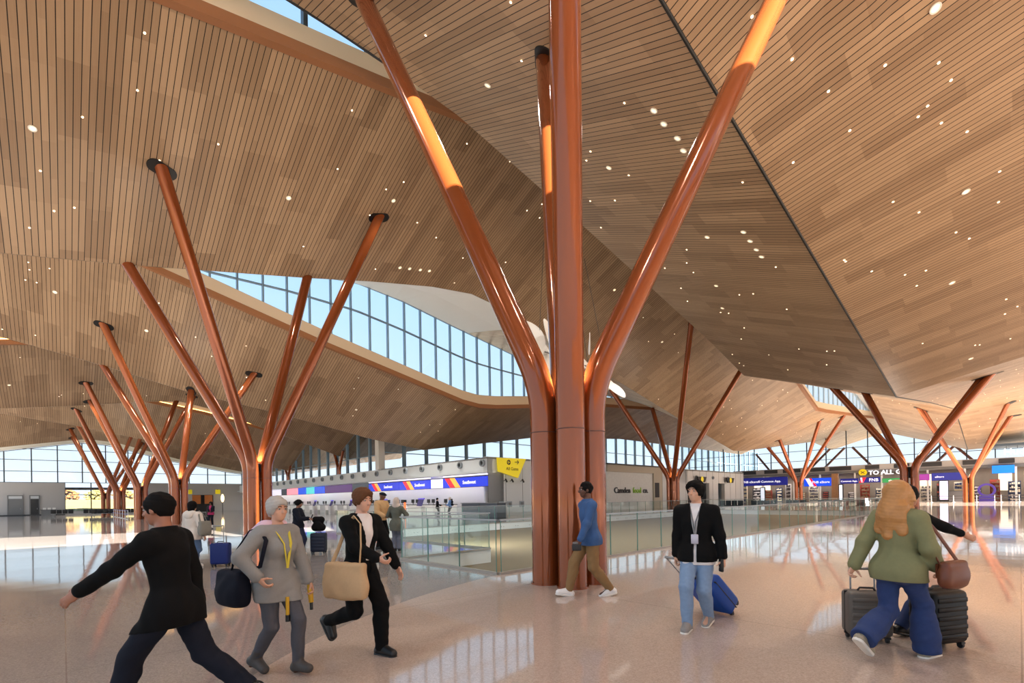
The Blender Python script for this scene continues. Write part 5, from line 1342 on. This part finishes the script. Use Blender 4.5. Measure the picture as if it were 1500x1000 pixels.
# 6 ---- woman with long hair
q=(3.66,4.5); yw=yaw_to(.93,.36)
p=Person('woman with long fair hair and olive jacket seen from behind walking right',q,yw,1.68,fem=True,lean=.04,hip_z=.89,
   feet=((-.08,-.42,.14,.0,.7),(.085,.20,.0,.0,.0)),hands=((-.30,-.30,.74),(.22,.12,.86)),elbow=((-.5,-.8,0),(.5,-.9,0)),hand_curl=(1.1,.8),head=(.1,.0),skin_c=(208,164,140))
p.body(); p.shirt('olive_jacket',olive,.034,.79,.97,flare=.02,gs=.03,collar=True); p.trousers('flared_jeans',denimb,.012,.02,.075,low=.05,k_=.05); p.shoes(mat('shoe_stone',(150,142,124),.7),.012,solew,name='sneaker')
p.hair(hbld,.022,extra=(('e',(0,-.04,.05),(.09,.09,.075)),('c',(0,-.06,0),(0,-.10,-.2),.095,.12),('c',(-.05,-.08,-.15),(-.09,-.12,-.34),.08,.055),('c',(.06,-.08,-.15),(.10,-.10,-.36),.08,.05),('c',(.0,-.11,-.2),(.0,-.135,-.40),.08,.05),('c',(.085,.02,.0),(.11,.04,-.28),.035,.03),('c',(-.085,.02,.0),(-.11,.03,-.26),.035,.03)),front=.055,low=-.6,k_=.04)
sc_=lambda l: V3(*local(q,yw,l))
bag('brown leather handbag at the hip of the long-haired woman','handbag','bag',sc_((.33,.14,.82)),(.16,.055,.115),cols(.36,-.93),leather,flap=-1,vox=.009,
    straps=([sc_((.30,.0,.91)),sc_((.245,-.06,1.1)),sc_((.16,-.05,1.375)),sc_((.10,.04,1.40)),sc_((.18,.17,1.2)),sc_((.30,.26,.92))],))
suitcase('grey wheeled suitcase trailing behind the long-haired woman on the left',(3.72,5.04),yaw_to(.3,1),(.40,.26,.46),(96,90,84),0.,True,.22)
# 7 ---- companion in black
q=(4.36,5.25); yw=yaw_to(1,.1)
p=Person('dark-haired companion in black beyond the long-haired woman reaching an arm right',q,yw,1.64,fem=True,hip_z=.90,
   feet=((-.08,.14,.0,0,0),(.08,-.2,.03,0,.2)),hands=((-.24,.0,.80),(.20,.50,1.06)),elbow=((-.4,-.9,0),(.5,-.4,-.8)),hand_curl=(.6,.25),head=(0,0),skin_c=(190,140,112),vox=.011)
p.body(); p.shirt('black_top',blk,.02,.80,.9,gs=.014); p.trousers('jeans',denimb,.014,.02,.03); p.shoes(shoeb,.012,shoeb)
p.hair(hblk,.02,extra=(('e',(0,-.04,.04),(.085,.085,.08)),('c',(0,-.07,0),(0,-.09,-.12),.07,.06)),front=.055,low=-.3)
suitcase('large black ribbed suitcase standing right of the long-haired woman',(4.24,4.78),yaw_to(-.25,1),(.44,.27,.52),(12,12,14),0.,True,.0)
# 8 ---- woman in cream coat
q=(-7.72,11.55); yw=yaw_to(.2,1)
p=Person('dark-haired woman in a cream hooded jacket walking away with a blue suitcase',q,yw,1.62,fem=True,hip_z=.90,
   feet=((-.07,.16,.0,0,0),(.08,-.2,.08,0,.5)),hands=((-.25,.05,.78),(.34,-.02,.76)),elbow=((-.5,-.8,0),(.7,-.6,0)),skin_c=(190,140,112),vox=.013,face=False,bulk=1.05)
p.body(); p.shirt('cream_jacket',cream_c,.04,.76,.95,flare=.03,gs=.04,collar=True); p.trousers('jeans',mat('denim_mid',(84,108,140),.85,noise=.12,nscale=30),.012,.014,.012); p.shoes(sneak,.012,solew,name='sneaker')
p.hair(hblk,.025,extra=(('e',(0,-.03,.03),(.10,.10,.10)),('c',(0,-.05,0),(0,-.06,-.07),.085,.08)),front=.05,low=-.16)
sdf_obj('hood',[('+',.03,[('c',p.neck-p.fs*.06-p.rs*.09,p.neck-p.fs*.06+p.rs*.09,.06,.06),('e',p.neck-p.fs*.11-p.up*.06,V3(.12,.06,.09),None)])],.013,cream_c,p.t)
sc_=lambda l: V3(*local(q,yw,l))
bag('soft grey shopping bag on the shoulder of the woman in cream','shoulder_bag','bag',sc_((.33,.0,.96)),(.17,.06,.17),cols(1,-.2),mat('cloth_greybag',(128,126,118),.9),straps=([sc_((.31,.1,1.1)),sc_((.24,.06,1.3)),sc_((.19,0,1.375)),sc_((.24,-.07,1.28)),sc_((.31,-.1,1.1))],),vox=.016)
suitcase('royal blue upright suitcase beside the woman in the cream jacket',(-7.18,11.75),yaw_to(.15,-1),(.42,.26,.52),(26,42,104),0.,False,.42)
# 9 ---- woman far behind
p=Person('woman in a dark jacket over a magenta top standing far behind, facing the viewer',(-20.3,32.2),yaw_to(.15,-1),1.66,fem=True,hands=((-.1,.26,.98),(.1,.26,1.0)),hand_curl=(.9,.9),skin_c=(104,68,50),vox=.02,face=False)
p.body(); p.shirt('magenta_top',mat('cloth_magenta',(170,40,96),.85),.012,.82,.4); p.shirt('dark_jacket',navyc,.03,.84,.97,openf=.05,gs=.026); p.trousers('jeans',navyc,.012,.016,.016); p.shoes(sneak,.012,None)
p.hair(hblk,.03,extra=(('e',(0,-.02,.02),(.11,.10,.11)),),front=.05,low=-.12)
suitcase('small black suitcase beside the far woman in magenta',(-20.75,32.3),yaw_to(.1,-1),(.42,.28,.60),(30,30,34),0.,False,.3)
# 10 --- woman with phone
q=(-6.28,14.0); yw=yaw_to(1,.05)
p=Person('woman in navy looking at her phone beside a dark suitcase with a backpack',q,yw,1.62,fem=True,feet=((-.09,.03,0,0,0),(.09,-.04,0,0,0)),hands=((-.07,.30,1.06),(.07,.32,1.06)),elbow=((-.6,-.7,-.4),(.6,-.7,-.4)),hand_curl=(.9,.9),head=(0,.25),skin_c=(150,104,80),vox=.014,bulk=1.08)
p.body(); p.shirt('navy_jacket',navyc,.03,.86,.95,gs=.028,flare=.015); p.trousers('jeans',mat('denim_dark',(34,44,74),.85),.02,.035,.045); p.shoes(sneak,.012,solew,name='sneaker')
p.hair(hblk,.02,extra=(('e',(0,-.04,.03),(.09,.09,.09)),('e',(0,-.12,.02),(.05,.045,.05))),front=.055,low=-.06)
hw=V3(*local(q,yw,(p.wr[0]+p.wr[1])/2+V3(0,.09,.05)))
b=MB(); b.rbox(tuple(hw),(.012,.075,.15),.005,1,0,Matrix.Rotation(.4,3,'Y')); b.build('smartphone',mat('black'),label='dark phone held by the woman in navy',cat='phone')
suitcase('dark navy upright suitcase beside the woman in navy',(-5.78,14.25),yaw_to(.1,-1),(.44,.28,.56),(34,38,54),0.,True,.0)
t=thing('backpack','black backpack standing on top of the dark navy suitcase','backpack',(-5.78,14.25,.668))
sdf_obj('pack_body',[('+',.05,[('c',V3(-.09,0,.12),V3(.09,0,.12),.12,.12),('c',V3(-.08,0,.34),V3(.08,0,.34),.105,.105),('e',V3(0,-.11,.17),V3(.14,.06,.13),None)]),('&',0,lambda X:-(X[:,2]-.0))],.014,blk,t)
b=MB(); b.tube([(-.06,.02,.43),(-.04,.02,.48),(.04,.02,.48),(.06,.02,.43)],.012,8); b.build('carry_loop',blk,t)
b=MB(); b.tube([(-.1,-.15,.26),(0,-.175,.29),(.1,-.15,.26)],.006,6); b.build('zip',mat('mid_grey'),t)
# 11 --- man in tan jacket
q=(-4.22,15.35); yw=yaw_to(.85,-.45)
p=Person('man in a tan jacket and dark flat cap talking to the woman in the headscarf',q,yw,1.84,lean=.05,feet=((-.1,.05,0,.1,0),(.1,-.05,0,-.1,0)),hands=((-.12,.26,1.08),(.12,.27,1.05)),elbow=((-.8,-.6,-.2),(.8,-.6,-.2)),hand_curl=(.9,.9),head=(-.2,.2),skin_c=(110,72,52),vox=.013)
p.body(); p.shirt('tan_jacket',tan,.036,.88,.95,gs=.034,collar=True); p.trousers('black_trousers',blk,.018,.026,.03); p.shoes(shoeb,.012,shoeb)
P=[('+',.02,[('e',p.hp(0,-.01,.055),V3(.092,.11,.06)*p.k,p.hA),('c',p.hp(-.035,.09,.045),p.hp(.035,.09,.045),.022,.022)]),('&',0,lambda X:-((X-p.hc)@p.hu-.03))]
sdf_obj('flat_cap',P,.011,navyc,p.t)
# 12 --- woman in headscarf
q=(-3.58,14.75); yw=yaw_to(.1,1)
p=Person('woman in a pale headscarf and long grey-green jacket seen from behind at the railing',q,yw,1.64,fem=True,feet=((-.08,0,0,0,0),(.08,.02,0,0,0)),hands=((-.16,.28,1.0),(.16,.28,1.0)),elbow=((-.9,-.5,-.1),(.9,-.5,-.1)),skin_c=(196,150,124),vox=.013,face=False)
p.body(); p.shirt('grey_green_jacket',sage,.03,.66,.95,gs=.03,flare=.04,waist=.9); p.trousers('grey_trousers',mat('cloth_slate',(98,100,112),.9),.02,.04,.05,low=.05); p.shoes(shoeb,.012,None)
sdf_obj('headscarf',[('+',.03,[('e',p.hp(0,-.015,.015),V3(.098,.115,.125)*p.k,p.hA),('c',p.hp(0,-.02,-.05),p.neck,.095,.10),('c',p.neck-p.rs*.05,p.neck+p.rs*.05,.09,.09)]),('-',.01,[('e',p.hp(0,.10,-.01),V3(.06,.06,.085)*p.k,p.hA)])],.013,beige_c,p.t)
# 13, 14 --- staff at the counter
p=Person('check-in agent in black beside the slate counter, left of two',(-6.55,41.9),yaw_to(1,.1),1.72,hands=((-.1,.32,1.02),(.1,.34,1.05)),hand_curl=(.8,.8),skin_c=(200,156,130),vox=.024,face=False)
p.body(); p.shirt('black_jacket',blk,.024,.80,.96); p.trousers('trousers',blk,.014,.02,.02); p.shoes(shoeb,.012,None); p.hair(hblk,.02,front=.05,low=-.1)
p=Person('check-in agent in a blue shirt with backpack straps, right of two',(-5.35,41.2),yaw_to(-1,.15),1.78,hands=((-.1,.32,1.06),(.1,.30,1.04)),hand_curl=(.8,.8),skin_c=(206,162,138),vox=.024,face=False)
p.body(); p.shirt('blue_shirt',mat('cloth_sky',(112,150,206),.85),.02,.84,.9); p.trousers('trousers',navyc,.014,.02,.02); p.shoes(shoeb,.012,None); p.hair(mat('hair_white',(206,200,188),.6),.014,front=.05,low=-.03)
sdf_obj('backpack_body',[('+',.04,[('c',V3(-.06,-.2,1.12),V3(.06,-.2,1.12),.11,.11),('c',V3(-.06,-.19,1.34),V3(.06,-.19,1.34),.09,.09)])],.024,navyc,p.t)
for o in bpy.data.objects:
    if '_o' in o: del o['_o']
bpy.context.view_layer.update()
